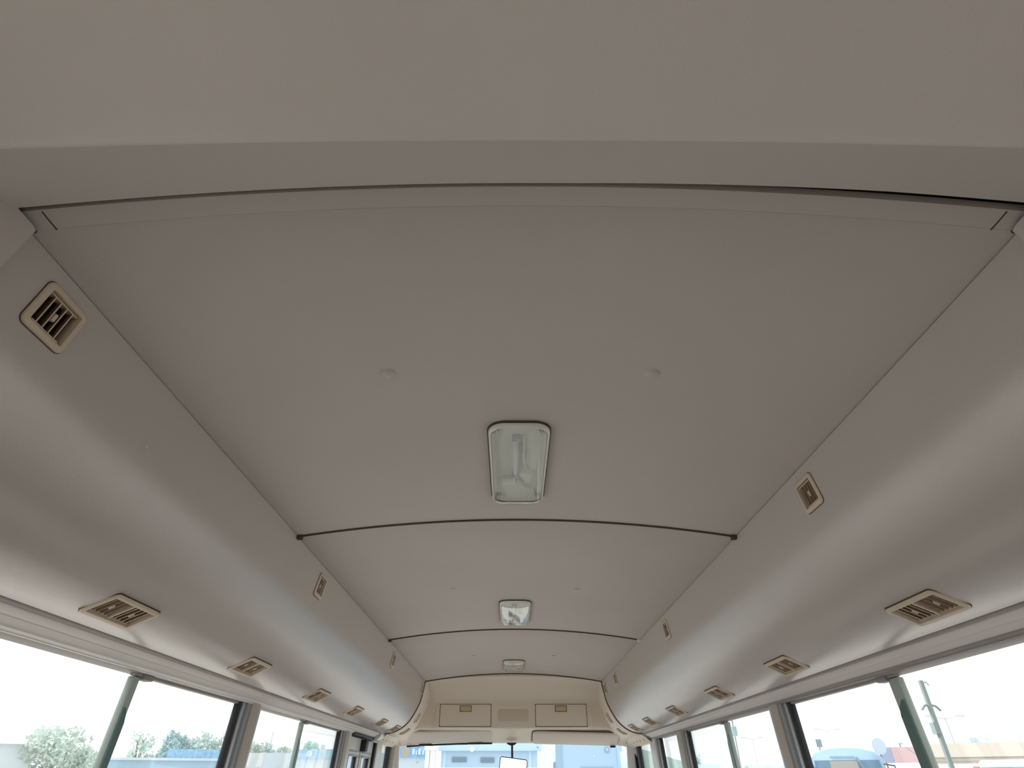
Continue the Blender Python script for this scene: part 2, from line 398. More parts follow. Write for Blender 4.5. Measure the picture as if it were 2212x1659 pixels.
# ------------------------------------------------------------------ side windows, pillars
def pillar(side, y0, y1, label, z0=ZB, off=-0.006, m=None):
    mb = MB(); wall_prism(mb, side, y0, y1, z0, ZT + 0.004, off, 0.034)
    return mb.build('pillar_trim', m or M['pillar'], None, bevel=0.006), label
WN = [0]; PN = [2]
def mk_pillar(side, y0, y1, label, m=None, off=-0.006):
    PN[0] += 1
    o, l = pillar(side, y0, y1, label, m=m, off=off); o.name = 'trim_%d' % PN[0]
    tag(o, label, 'pillar', kind='structure')
def window(side, y0, y1, label, split=True, frame_m='silver', zb=ZB, mid=None):
    """y0..y1 outer size; clear glass runs from y0+.045 to y1-.065"""
    WN[0] += 1
    w = empty('window_%d' % WN[0], (0, 0, 0)); tag(w, label, 'window', kind='structure')
    g0, g1 = y0 + 0.045, y1 - 0.062; mid = mid or (g0 + g1) / 2
    z0, z1 = zb, ZT
    mb = MB(); wall_prism(mb, side, y0, g0 - 0.022, z0, z1, 0.0, 0.034); mb.build('rear_stile', M[frame_m], w, bevel=0.004)
    mb = MB(); wall_prism(mb, side, g0 - 0.022, g0, z0, z1, 0.012, 0.034); mb.build('rear_stile_inner', M['silver'], w, bevel=0.003)
    mb = MB(); wall_prism(mb, side, g1 + 0.020, g1 + 0.040, z0, z1, 0.008, 0.034); mb.build('front_stile', M['alu'], w, bevel=0.003)
    mb = MB(); wall_prism(mb, side, g1 + 0.040, y1, z0, z1, 0.0, 0.034); mb.build('front_stile_outer', M['alu_grey'], w, bevel=0.003)
    mb = MB(); wall_prism(mb, side, g1, g1 + 0.020, z0, z1, 0.014, 0.032); mb.build('gasket', M['rubber'], w, bevel=0.003)
    mb = MB(); wall_prism(mb, side, g0, g1, z1 - 0.006, z1 + 0.002, 0.004, 0.048); mb.build('top_runner', M['seal'], w, bevel=0.002)
    mb = MB(); wall_prism(mb, side, g0, g1, z0, z0 + 0.03, 0.004, 0.05); mb.build('bottom_runner', M['silver'], w, bevel=0.003)
    if split:
        mb = MB(); wall_prism(mb, side, mid - 0.016, g1, z1 - 0.011, z1 - 0.004, 0.016, 0.032); mb.build('sash_top_rail', M['seal'], w, bevel=0.002)
        mb = MB(); wall_prism(mb, side, mid + 0.012, mid + 0.055, z1 - 0.017, z1 - 0.004, 0.010, 0.034); mb.build('sash_stop', M['seal'], w, bevel=0.004)
        hw = 0.013 if side < 0 else 0.020
        mb = MB(); wall_prism(mb, side, mid - hw, mid + hw, z0 + 0.02, z1 - 0.012, 0.020, 0.036); mb.build('meeting_stile', M['stile'], w, bevel=0.003)
        mb = MB()
        zt_ = z1 - (0.075 if side < 0 else 0.058); zz = [z0 + 0.02, zt_ - 0.03, zt_ - 0.012, zt_]
        for za, zb_, fa, fb in ((zz[0], zz[1], 1, 1), (zz[1], zz[2], 1, 0.75), (zz[2], zz[3], 0.75, 0.3)):
            ya, yb = mid - hw * 0.9, mid - hw * 0.9
            wa, wb = 2 * hw * 0.85 * fa, 2 * hw * 0.85 * fb
            x0a, x0b = xw(za) + 0.017, xw(zb_) + 0.017
            mb.hexa([(side * x0a, ya, za), (side * (x0a + .004), ya, za), (side * (x0a + .004), ya + wa, za), (side * x0a, ya + wa, za),
                     (side * x0b, yb, zb_), (side * (x0b + .004), yb, zb_), (side * (x0b + .004), yb + wb, zb_), (side * x0b, yb + wb, zb_)])
        mb.build('stile_cover', M['stile_dk'], w)
        spans = [(g0 - 0.01, mid + 0.02, 0.044), (mid - 0.02, g1 + 0.01, 0.026)]
    else: spans = [(g0 - 0.01, g1 + 0.01, 0.036)]
    for a, b, off in spans:
        mb = MB(); wall_prism(mb, side, a, b, z0 + 0.01, z1 - 0.004, off, off + 0.004); mb.build('pane', M['pane'], w)
    return w
L_, R_ = -1, 1
window(L_, -0.90, 0.05, 'unseen sliding window added at the left rear to let light in')  # window added out of view to brighten the left rear
window(L_, 0.735, 2.132, 'large sliding window on the left, nearest the camera', mid=1.482)
window(L_, 2.205, 3.430, 'second sliding window on the left, behind the folding door', mid=2.775)
mk_pillar(L_, -1.0, -0.90, 'rear corner pillar, left'); mk_pillar(L_, 0.05, 0.735, 'unseen solid side panel added to block light behind the large left window', m=M['wall'])  # the long solid panel is added out of view to dim the rear
mk_pillar(L_, 2.132, 2.205, 'beige pillar between the two left sliding windows')
mk_pillar(L_, 3.430, 3.500, 'beige pillar between left sliding window and folding door', m=M['pillar'])
window(R_, 0.735, 2.150, 'large sliding window on the right, nearest the camera', mid=1.505)
window(R_, 2.215, 3.440, 'second sliding window on the right', mid=2.787)
window(R_, 3.540, 4.090, 'narrow fixed window on the right behind the driver', split=False)
mk_pillar(R_, -1.0, 0.735, 'unseen solid side panel added to block light behind the large right window', m=M['wall'])  # closed side added behind the camera to darken this end
mk_pillar(R_, 2.150, 2.215, 'beige pillar between the two right sliding windows')
mk_pillar(R_, 3.440, 3.540, 'beige pillar before the narrow right window')
mk_pillar(R_, 4.090, 4.250, 'pale pillar between narrow right window and driver window', m=M['silver'])
# driver's door window (right front)
WN[0] += 1
w = empty('window_%d' % WN[0]); tag(w, 'driver door window with thick black front frame', 'window', kind='structure')
mb = MB(); wall_prism(mb, 1, 4.25, 4.275, ZB, ZT - 0.006, 0.008, 0.034); mb.build('rear_gasket', M['rubber'], w, bevel=0.004)
mb = MB(); wall_prism(mb, 1, 4.25, 4.92, ZT - 0.012, ZT, 0.010, 0.034); mb.build('top_frame', M['rubber'], w, bevel=0.003)
mb = MB(); wall_prism(mb, 1, 4.73, 4.80, ZB, ZT - 0.004, 0.006, 0.034); mb.build('front_frame', M['rubber'], w, bevel=0.006)
mb = MB(); wall_prism(mb, 1, 4.825, 4.93, ZB, ZT - 0.004, -0.006, 0.034); mb.build('corner_frame', M['rubber'], w, bevel=0.006)
mb = MB(); wall_prism(mb, 1, 4.80, 4.825, ZB, ZT - 0.004, 0.012, 0.034); mb.build('frame_web', M['alu_grey'], w)
mb = MB(); wall_prism(mb, 1, 4.26, 4.74, ZB, ZT - 0.006, 0.025, 0.029); mb.build('pane', M['pane'], w)
# quarter window beside the folding door (left front)
WN[0] += 1
w = empty('window_%d' % WN[0]); tag(w, 'small front quarter window on the left beside the windscreen', 'window', kind='structure')
mb = MB(); wall_prism(mb, -1, 4.76, 4.80, ZB, ZT - 0.004, 0.004, 0.034); mb.build('gasket', M['rubber'], w, bevel=0.004)
mb = MB(); wall_prism(mb, -1, 4.44, 4.47, ZB, ZT - 0.004, 0.004, 0.034); mb.build('rear_stile', M['silver'], w, bevel=0.004)
mb = MB(); wall_prism(mb, -1, 4.45, 4.78, ZB, ZT - 0.004, 0.03, 0.034); mb.build('pane', M['pane'], w)
mk_pillar(L_, 4.27, 4.44, 'pale pillar between folding door and left quarter window', m=M['silver'])
mk_pillar(L_, 4.80, 4.93, 'grey windscreen pillar on the left', m=M['pillar'], off=-0.03)
# rear window
WN[0] += 1
w = empty('window_%d' % WN[0]); tag(w, 'wide rear window behind the camera', 'window', kind='structure')
mb = MB(); mb.box(-0.66, 0.66, Y_REAR - 0.03, Y_REAR - 0.026, H(-0.45), H(0.16)); mb.build('pane', M['pane'], w)

# ------------------------------------------------------------------ folding door, left front
d = empty('door_1'); tag(d, 'white two-leaf folding passenger door at the left front', 'door', kind='structure')
def DP(name, y0, y1, z0, z1, o0, o1, m, parent=d, bevel=0.003):
    mb = MB(); wall_prism(mb, -1, y0, y1, z0, z1, o0, o1); return mb.build(name, m, parent, bevel=bevel)
zt = ZT - 0.005
DP('rear_jamb', 3.500, 3.575, 0.02, ZT, 0.0, 0.06, M['silver'])
DP('front_jamb', 4.225, 4.27, 0.02, ZT, -0.004, 0.06, M['rubber'])
DP('header_rail', 3.575, 4.225, ZT - 0.013, ZT + 0.01, -0.012, 0.06, M['rubber'])
for k, (a, b) in enumerate(((3.580, 3.885), (3.905, 4.222))):
    leaf = DP('door_leaf', a, b, ZT - 0.105, zt - 0.012, 0.012, 0.04, M['door'])
    DP('lower_panel', a, b, 0.02, H(-0.75), 0.012, 0.04, M['door'], leaf)
    DP('leaf_stile', a, a + 0.05, H(-0.75), ZT - 0.105, 0.012, 0.04, M['door'], leaf)
    DP('leaf_stile', b - 0.05, b, H(-0.75), ZT - 0.105, 0.012, 0.04, M['door'], leaf)
    DP('ridge', a + 0.03, b - 0.03, ZT - 0.085, ZT - 0.078, 0.006, 0.014, M['alu_grey'], leaf, 0.001)
    DP('ridge', a + 0.03, b - 0.03, ZT - 0.105, ZT - 0.098, 0.006, 0.014, M['alu_grey'], leaf, 0.001)
    DP('glass_gasket', a + 0.05, a + 0.07, H(-0.75), ZT - 0.105, 0.014, 0.036, M['rubber'], leaf)
    DP('glass_gasket', b - 0.07, b - 0.05, H(-0.75), ZT - 0.105, 0.014, 0.036, M['rubber'], leaf)
    DP('pane', a + 0.05, b - 0.05, H(-0.75), ZT - 0.105, 0.024, 0.028, M['pane'], leaf, 0)
DP('hinge_gasket', 3.885, 3.905, 0.02, zt - 0.012, 0.014, 0.038, M['rubber'])
DP('hinge_block', 3.87, 3.935, ZT - 0.078, ZT - 0.022, -0.02, 0.02, M['rubber'])
# bright fitting at the end of the left header
fb = MB()
rows = [(0.806, 0.232), (0.812, 0.214), (0.840, 0.190), (0.857, 0.184), (0.866, 0.190), (0.866, 0.235)]
fb.poly_extrude([(-x, H(h)) for x, h in rows], 'y', 4.105, 4.215)
o = fb.build('door_mechanism_cover', M['silver'], None, bevel=0.004)
tag(o, 'small white metal cover at the front end of the left header trim', 'cover')
fb = MB(); fb.box(-0.8375, -0.8345, 4.110, 4.205, H(0.192), H(0.1975)); fb.build('slot', M['seam'], o)

# ------------------------------------------------------------------ vents
def vent_mesh(w_, h_, cells, name):
    root = empty(name)
    mb = MB(); pf = []                                     # bevelled frame ring
    outer = rrect(w_ / 2, h_ / 2, 0.009); mid1 = rrect(w_ / 2 - 0.002, h_ / 2 - 0.002, 0.0075)
    inn = rrect(w_ / 2 - 0.0085, h_ / 2 - 0.0085, 0.002); inn2 = rrect(w_ / 2 - 0.0092, h_ / 2 - 0.0092, 0.0015)
    rows = [[(x, y, -0.008) for x, y in outer], [(x, y, 0.0025) for x, y in outer], [(x, y, 0.0045) for x, y in mid1], [(x, y, 0.0040) for x, y in inn], [(x, y, -0.012) for x, y in inn2]]
    mb.sheet(rows, True); mb.build('frame', M['vent'], root, smooth=True, angle=50)
    mb = MB(); r3 = rrect(w_ / 2 + 0.0011, h_ / 2 + 0.0011, 0.010)
    mb.sheet([[(x, y, -0.008) for x, y in r3], [(x, y, 0.0008) for x, y in r3], [(x, y, 0.0008) for x, y in outer]], True); mb.build('gasket', M['seam'], root)
    mb = MB(); a, b = w_ / 2 - 0.0092, h_ / 2 - 0.0092; dz = -0.034
    mb.add([(-a, -b, -0.010), (a, -b, -0.010), (a, b, -0.010), (-a, b, -0.010), (-a, -b, dz), (a, -b, dz), (a, b, dz), (-a, b, dz)],
           [(4, 5, 6, 7), (0, 1, 5, 4), (1, 2, 6, 5), (2, 3, 7, 6), (3, 0, 4, 7)]); mb.build('cavity', M['cavity'], root)
    cw = (2 * a) / cells
    slat = None
    for c in range(cells):
        cx = -a + cw * (c + 0.5)
        if c: 
            mb = MB(); mb.box(-a + cw * c - 0.0022, -a + cw * c + 0.0022, -b, b, -0.014, 0.002); mb.build('divider', M['vent'], root)
        # swivelling louvre: rails at both ends, blades between, a thumb tab
        for sg in (-1, 1):
            mb = MB(); mb.box(cx - cw / 2 + 0.003, cx + cw / 2 - 0.003, sg * (b - 0.0024) - 0.0008, sg * (b - 0.0024) + 0.0008, -0.010, 0.0005)
            mb.build('louvre_rail', M['vent'], root)
        nb = 4
        for i in range(nb):
            sx = cx - cw / 2 + cw * (i + 1) / (nb + 1)
            if slat is None:
                mb = MB(); mb.box(-0.0008, 0.0008, -b + 0.003, b - 0.003, -0.0105, 0.0); slat = mb.build('slat', M['slat'], root); slat.data.materials.append(M['vent'])
                for pl in slat.data.polygons:
                    if pl.normal.z > 0.9: pl.material_index = 1  # bright look of the slat edge painted with the lighter beige
                o = slat
            else:
                o = slat.copy(); COL.objects.link(o)
            o.location = (sx, 0, 0.0004); o.rotation_euler = (0, math.radians(20 if c % 2 == 0 else -14), 0)
        mb = MB(); mb.box(cx - 0.0028, cx + 0.0028, -0.0055, 0.0055, -0.006, 0.0008); mb.build('thumb_tab', M['vent'], root, bevel=0.0015)
    return root
def place(root, first, pos, ax_x, ax_y, ax_z):
    o = root if first else copy_tree(root)
    mw = Matrix((ax_x, ax_y, ax_z)).transposed().to_4x4(); mw.translation = pos
    o.matrix_world = mw; return o
v_up = vent_mesh(VW_UP, VH_UP, 1, 'air_vent'); v_lo = vent_mesh(VW_LO, VH_LO, 2, 'double_air_vent')
def duct_frame(side, s, half_):
    a, b = prof_at(s - half_), prof_at(s + half_); c = ((a[0] + b[0]) / 2, (a[1] + b[1]) / 2); m_ = prof_at(s)
    ty = Vector((side * (b[0] - a[0]), 0, b[1] - a[1])).normalized()          # along section, outward-down
    nx = Vector((-side * abs(ty.z), 0, -abs(ty.x))).normalized()
    ax = ty.cross(nx)
    return Vector((side * (c[0] + m_[0]) / 2, 0, H((c[1] + m_[1]) / 2))), ax, ty, nx
ORD = ['nearest the camera', 'second from the camera', 'third from the camera', 'fourth from the camera', 'fifth from the camera', 'sixth from the camera', 'farthest forward']
fu = fl = True
for side, word in ((-1, 'left'), (1, 'right')):
    vis = [y for y in UP[side] if y > 0.3]
    for y in UP[side]:
        pos, ax, ty, nz = duct_frame(side, S_UP, VH_UP / 2); pos.y = y
        o = place(v_up, fu, pos, ax, ty, nz); fu = False
        lab = 'small square louvred vent high on the %s duct, %s' % (word, ORD[vis.index(y)] if y != vis[-1] else 'farthest forward at the brown seam')
        tag(o, lab, 'vent', 'upper single vents')
    vis = [y for y in LO[side] if y > 0.6]
    for y in LO[side]:
        pos, ax, ty, nz = duct_frame(side, S_LO, VH_LO / 2); pos.y = y
        o = place(v_lo, fl, pos, ax, ty, nz); fl = False
        lab = 'beige double louvred vent low on the %s duct, %s' % (word, ORD[vis.index(y)] if y != vis[-1] else 'farthest forward at the brown seam')
        tag(o, lab, 'vent', 'lower double vents')

# ------------------------------------------------------------------ front headliner
HT = [(4.150, 0.563), (4.20, 0.552), (4.28, 0.528), (4.36, 0.500), (4.42, 0.474), (4.47, 0.452), (4.500, 0.436), (4.512, 0.420), (4.520, 0.390), (4.528, 0.300),
      (4.532, 0.288), (4.545, 0.281), (4.57, 0.277), (4.62, 0.268), (4.72, 0.243), (4.80, 0.224), (4.855, 0.2125)]
def smin(a, b, k=0.03):
    h = max(k - abs(a - b), 0.0) / k; return min(a, b) - h * h * k * 0.25
INS = 0.0045
def head_z(x, y):
    ax = abs(x)
    sec = section(min(ax + INS, 0.798)) - (INS if ax < 0.57 else INS * 0.6)
    hh = lerp_tab(HT, y)
    # outboard the header dips toward the windscreen corners
    hh2 = hh - 0.020 * max(0.0, (ax - 0.45) / 0.35) ** 2 * min(1.0, max(0.0, (y - 4.6) / 0.25))
    return smin(sec, hh2, 0.035)
def sub(vals, n):
    o = []
    for a, b in zip(vals, vals[1:]): o += [a + (b - a) * i / n for i in range(n)]
    return o + [vals[-1]]
xp = sub([0.0, 0.10, 0.20, 0.30, 0.40, 0.48, 0.54, 0.56], 2) + sub([0.563, 0.572, 0.580, 0.59, 0.60, 0.615, 0.64, 0.67, 0.70, 0.74, 0.77, 0.80], 2)
xs = [-x for x in reversed(xp[1:])] + xp
ys = sub([Y_S3 + 0.004, 4.20, 4.28, 4.36, 4.42, 4.47, 4.50, 4.512, 4.520, 4.528, 4.532, 4.545, 4.57, 4.62, 4.72, 4.80, 4.855], 3)
fh = empty('front_headliner', (0, 4.5, H(0.4)))
tag(fh, 'moulded beige headliner above the windscreen, front of the brown seam', 'headliner')
fhi = Matrix.Translation((0, -4.5, -H(0.4)))
def fp(mb, name, m, parent=fh, **k):
    o = mb.build(name, m, parent, **k); o.matrix_parent_inverse = fhi if parent is fh else Matrix.Identity(4); return o
mb = MB()
rows = [[(x, ys[0], H(head_z(x, ys[0]) + 0.02)) for x in xs]] + [[(x, y, H(head_z(x, y))) for x in xs] for y in ys]
rows.append([(x, 4.862, H(head_z(x, 4.855) + 0.004)) for x in xs]); rows.append([(x, 4.862, H(head_z(x, 4.855) + 0.05)) for x in xs])
mb.sheet(rows); fp(mb, 'moulded_skin', M['beige'], smooth=True, angle=60)
# brown seam that follows the whole section at the front ends of the ceiling and the ducts
mb = MB(); cur = []
for i in range(31): x = -0.570 + 1.14 * i / 30; cur.append((x, ceil_h(x), 0.0, -1.0))
def duct_curve(side):
    r = []
    for i in range(33):
        s = SL[-1] * i / 32; p = prof_at(s); a, b = prof_at(s - 0.004), prof_at(s + 0.004)
        tx, th = b[0] - a[0], b[1] - a[1]; L = math.hypot(tx, th) or 1
        r.append((side * p[0], p[1], side * th / L, -tx / L))
    return r
cur = list(reversed(duct_curve(-1))) + cur + duct_curve(1)
rows = []
for dy, dn in ((-0.003, -0.010), (-0.003, 0.0045), (0.003, 0.0045), (0.003, -0.010)):
    rows.append([(x + nx * dn, Y_S3 + dy, H(h + nh * dn)) for x, h, nx, nh in cur])
mb.sheet(rows); fp(mb, 'brown_seam', M['seam'])
# side headers with four small slots, over the front side windows
for side in (-1, 1):
    mb = MB(); ya = 4.215 if side < 0 else 4.175
    pr0 = [(0.790, 0.232), (0.800, 0.226), (0.812, 0.2175), (0.848, 0.193), (0.858, 0.187), (0.868, 0.190), (0.905, 0.192)]
    rows = []
    for y, dx, dh in ((ya, 0, 0), (4.50, 0, 0), (4.70, 0, -0.001), (4.80, -0.004, -0.004), (4.84, -0.012, -0.010), (4.90, -0.02, -0.016)):
        rows.append([(side * (x + dx), y, H(h + dh)) for x, h in pr0])
    mb.sheet(rows); o = fp(mb, 'side_header', M['beige'], smooth=True, angle=45)
    for k in range(4):
        yk = 4.29 + 0.115 * k; mb = MB()
        c = Vector((side * 0.828, yk, H(0.2062))); t1 = Vector((side * 0.036, 0, -0.0245)).normalized() * 0.006; t2 = Vector((0, 0.0035, 0)); nn = Vector((-side * 0.0245, 0, -0.036)).normalized() * 0.0012
        mb.hexa([c - t1 - t2 - nn, c + t1 - t2 - nn, c + t1 + t2 - nn, c - t1 + t2 - nn, c - t1 - t2 + nn, c + t1 - t2 + nn, c + t1 + t2 + nn, c - t1 + t2 + nn])
        s_ = mb.build('slot', M['seam'], o)
# vents in the headliner
for side, word in ((-1, 'left'), (1, 'right')):
    for k, (x, y) in enumerate(((0.628, 4.335), (0.705, 4.36))):
        z = head_z(x, y); e = 0.01
        dx = (head_z(x + e, y) - head_z(x - e, y)) / (2 * e); dy = (head_z(x, y + e) - head_z(x, y - e)) / (2 * e)
        nrm = Vector((side * dx, dy, -1)).normalized()
        ay = Vector((side, 0, dx)); ay = (ay - nrm * ay.dot(nrm)).normalized(); ax = ay.cross(nrm)
        o = place(v_up, False, Vector((side * x, y, H(z))) , ax, ay, nrm)
        o.scale = (1.0, 1.0, 1.0)
        tag(o, 'small vent in the beige front headliner, %s side, %s' % (word, 'upper' if k == 0 else 'lower beside the window header'), 'vent', 'headliner vents')

# ------------------------------------------------------------------ overhead console with two lockers
oc = empty('overhead_console', (0, 4.5, H(0.36))); tag(oc, 'beige overhead console with two lidded lockers above the windscreen', 'console')
oci = Matrix.Translation((0, -4.5, -H(0.36)))
def cp(mb, name, m, parent=oc, **k):
    o = mb.build(name, m, parent, **k); o.matrix_parent_inverse = oci if parent is oc else Matrix.Identity(4); return o
def front_plate(w2, z0, z1, r, y_front, y_back, bev, cx=0.0):
    zc = (z0 + z1) / 2; mb = MB(); rows = []
    for dy, ins in ((y_back, 0.0), (y_front + bev, 0.0), (y_front + bev * 0.3, bev * 0.3), (y_front, bev)):
        rows.append([(cx + x, dy, H(zc + z)) for x, z in rrect(w2 - ins, (z1 - z0) / 2 - ins, max(r - ins, 0.001), 6)])
    mb.sheet(rows, True); n_ = len(rows[0]); b = len(mb.v) - n_
    mb.f.append(tuple(range(b, b + n_))); return mb
cp(front_plate(0.535, 0.281, 0.440, 0.03, 4.503, 4.54, 0.012), 'body', M['beige'], smooth=True)
for sx in (-1, 1):
    cx = sx * 0.326
    dgap = cp(front_plate(0.1765, 0.291, 0.4265, 0.004, 4.5022, 4.51, 0.0005, cx), 'lid_gap', M['seam'])
    dr = cp(front_plate(0.1725, 0.2945, 0.423, 0.006, 4.4985, 4.506, 0.003, cx), 'locker_lid', M['beige'], smooth=True)
    mb = front_plate(0.041, 0.3785, 0.4165, 0.004, 4.4975, 4.504, 0.0006, cx); cp(mb, 'latch_surround', M['seam'], dr)
    mb = front_plate(0.037, 0.382, 0.413, 0.005, 4.4945, 4.500, 0.003, cx); cp(mb, 'latch', M['handle'], dr, smooth=True)
# tray: rim and flush floor, recess shade put into a darker beige
mb = MB(); rows = []
for y, ins in ((4.5028, 0.0), (4.5015, 0.004), (4.503, 0.009), (4.520, 0.016)):
    rows.append([(x, y, H(0.360 + z)) for x, z in rrect(0.116 - ins, 0.047 - ins, 0.022 - ins, 6)])
mb.sheet(rows, True)
cp(mb, 'tray_rim', M['beige'], smooth=True)
mb = front_plate(0.105, 0.324, 0.396, 0.013, 4.5020, 4.510, 0.002); cp(mb, 'tray_floor', M['beige_dk'], smooth=True)

# ------------------------------------------------------------------ sun visors
def visor(name, x0, x1, m, label, gap, th=1.0):
    v = empty(name, ((x0 + x1) / 2, 4.68, H(0.25))); tag(v, label, 'sun visor')
    vi = v.matrix_basis.inverted() if False else Matrix.Translation((-(x0 + x1) / 2, -4.68, -H(0.25)))
    out_ = rrect((x1 - x0) / 2, 0.118, 0.035, 6); cxx = (x0 + x1) / 2
    def surf(x, t):     # t = -1 .. 1 from the console edge to the glass edge
        y = 4.700 + 0.118 * t
        return y, head_z(min(abs(cxx + x), 0.74), y)
    def ring(off, ins):
        r = []
        for x, q in rrect((x1 - x0) / 2 - ins, 0.118 - ins, max(0.035 - ins, 0.002), 6):
            y = 4.700 + q; r.append((cxx + x, y, H(0.2755 + (y - 4.582) * -0.235 - 0.012 * max(0, abs(cxx + x) - 0.4) ** 1 / 0.3 + off)))
        return r
    if gap:
        mb = MB(); rows = [ring(0.002, -0.006), ring(-0.0045, -0.006), ring(-0.0045, 0.004)]; mb.sheet(rows, True)
        o = mb.build('shadow_gap', M['seam'], v); o.matrix_parent_inverse = vi
    mb = MB(); rows = [ring(0.006, 0.0), ring(-0.010 * th, 0.0), ring(-0.014 * th, 0.003), ring(-0.016 * th, 0.009)]; mb.sheet(rows, True)
    n_ = len(rows[0]); b = len(mb.v) - n_; mb.f.append(tuple(range(b, b + n_)))
    o = mb.build('visor_pad', m, v, smooth=True); o.matrix_parent_inverse = vi
    return v, vi
v, vi = visor('sun_visor', 0.135, 0.735, M['visor'], 'beige folded sun visor over the driver side of the windscreen', True)
mb = MB(); mb.box(0.690, 0.725, 4.800, 4.85, H(0.184), H(0.215)); o = mb.build('pivot', M['rubber'], v, bevel=0.004); o.matrix_parent_inverse = vi
v, vi = visor('sun_visor', -0.735, -0.150, M['visor2'], 'pale grey sun visor on the left with black clips along its edge', False, 0.3)
def bar(mb, x0, x1, h0, h1, y0, y1): mb.box(x0, x1, y0, y1, H(h0), H(h1))
mb = MB(); mb.tube([(-0.76, 4.845, H(0.192)), (-0.62, 4.845, H(0.2005)), (-0.40, 4.845, H(0.2075)), (-0.15, 4.845, H(0.2110))], 0.0055); o = mb.build('hinge_rod', M['rubber'], v); o.matrix_parent_inverse = vi
for x0, x1, h in ((-0.665, -0.585, 0.203), (-0.315, -0.225, 0.2125)):
    mb = MB(); mb.poly_extrude([(x0 - 0.012, H(h - 0.008)), (x1 + 0.012, H(h - 0.008)), (x1, H(h + 0.009)), (x0, H(h + 0.009))], 'y', 4.812, 4.850)
    o = mb.build('clip', M['rubber'], v, bevel=0.003); o.matrix_parent_inverse = vi

# ------------------------------------------------------------------ windscreen and mirror
WN[0] += 1
w = empty('window_%d' % WN[0]); tag(w, 'wide windscreen at the front of the bus', 'windscreen', kind='structure')
mb = MB()
rows = []
for t in (0, 0.25, 0.5, 0.75, 1.0):
    z = H(0.225) + (H(-0.66) - H(0.225)) * t; y = 4.885 + 0.40 * t
    rows.append([(x, y - 0.10 * (x / 0.86) ** 2 * 0.4, z) for x in [-0.86 + 1.72 * i / 16 for i in range(17)]])
mb.sheet(rows); mb.build('pane', M['screen'], w, smooth=True)
for sx in (-1, 1):
    mb = MB()
    for (za, zb_) in ((H(-0.66), H(0.215)),):
        ya, yb = 5.23, 4.835
        xa, xb = 0.835, 0.812
        mb.hexa([(sx * xa, ya, za), (sx * (xa + 0.06), ya - 0.05, za), (sx * (xa + 0.06), ya + 0.03, za), (sx * xa, ya + 0.03, za),
                 (sx * xb, yb, zb_), (sx * (xb + 0.06), yb - 0.05, zb_), (sx * (xb + 0.06), yb + 0.03, zb_), (sx * xb, yb + 0.03, zb_)])
    mb.build('side_moulding', M['silver'], w, bevel=0.004)
mr = empty('rear_view_mirror', (-0.008, 4.78, H(0.20))); tag(mr, 'black-framed interior rear-view mirror hanging on a short stem at the windscreen', 'mirror')
mb = MB(); mb.poly_extrude([(-0.038, 0.012), (0.032, 0.012), (0.028, 0.004), (0.010, -0.004), (-0.014, -0.004), (-0.034, 0.004)], 'y', -0.015, 0.02); mb.build('mount', M['rubber'], mr, bevel=0.002)
mb = MB(); mb.tube([(0, 0, 0.0), (0.0005, -0.01, -0.04), (0.001, -0.015, -0.085)], 0.0072, 10); mb.build('stem', M['rubber'], mr, smooth=True)
hd = empty('mirror_head'); hd.parent = mr; hd.location = (0.004, -0.03, -0.165); hd.rotation_euler = (math.radians(-3), math.radians(7), math.radians(0))
bpy.data.objects.remove(hd)
rot = Matrix.Translation((0.004, -0.03, -0.160)) @ Matrix.Rotation(math.radians(6.5), 4, 'Y') @ Matrix.Rotation(math.radians(2.0), 4, 'X')
def tr(mb): mb.v = [tuple(rot @ Vector(p)) for p in mb.v]; return mb
mb = MB(); rows = []
for y, ins in ((0.030, 0.03), (0.022, 0.008), (0.004, 0.0), (-0.006, 0.0), (-0.008, 0.0025), (-0.006, 0.005)):
    rows.append([(x, y, z) for x, z in rrect(0.096 - ins, 0.082 - ins, max(0.016 - ins, 0.003), 6)])
mb.sheet(rows, True); n_ = len(rows[0]); mb.f.append(tuple(range(n_)))
tr(mb).build('mirror_housing', M['rubber'], mr, smooth=True)
mb = MB(); pts = rrect(0.0915, 0.0775, 0.012, 6); mb.add([(x, -0.0062, z) for x, z in pts], [tuple(range(len(pts)))])
tr(mb).build('mirror_glass', M['mirror'], mr)

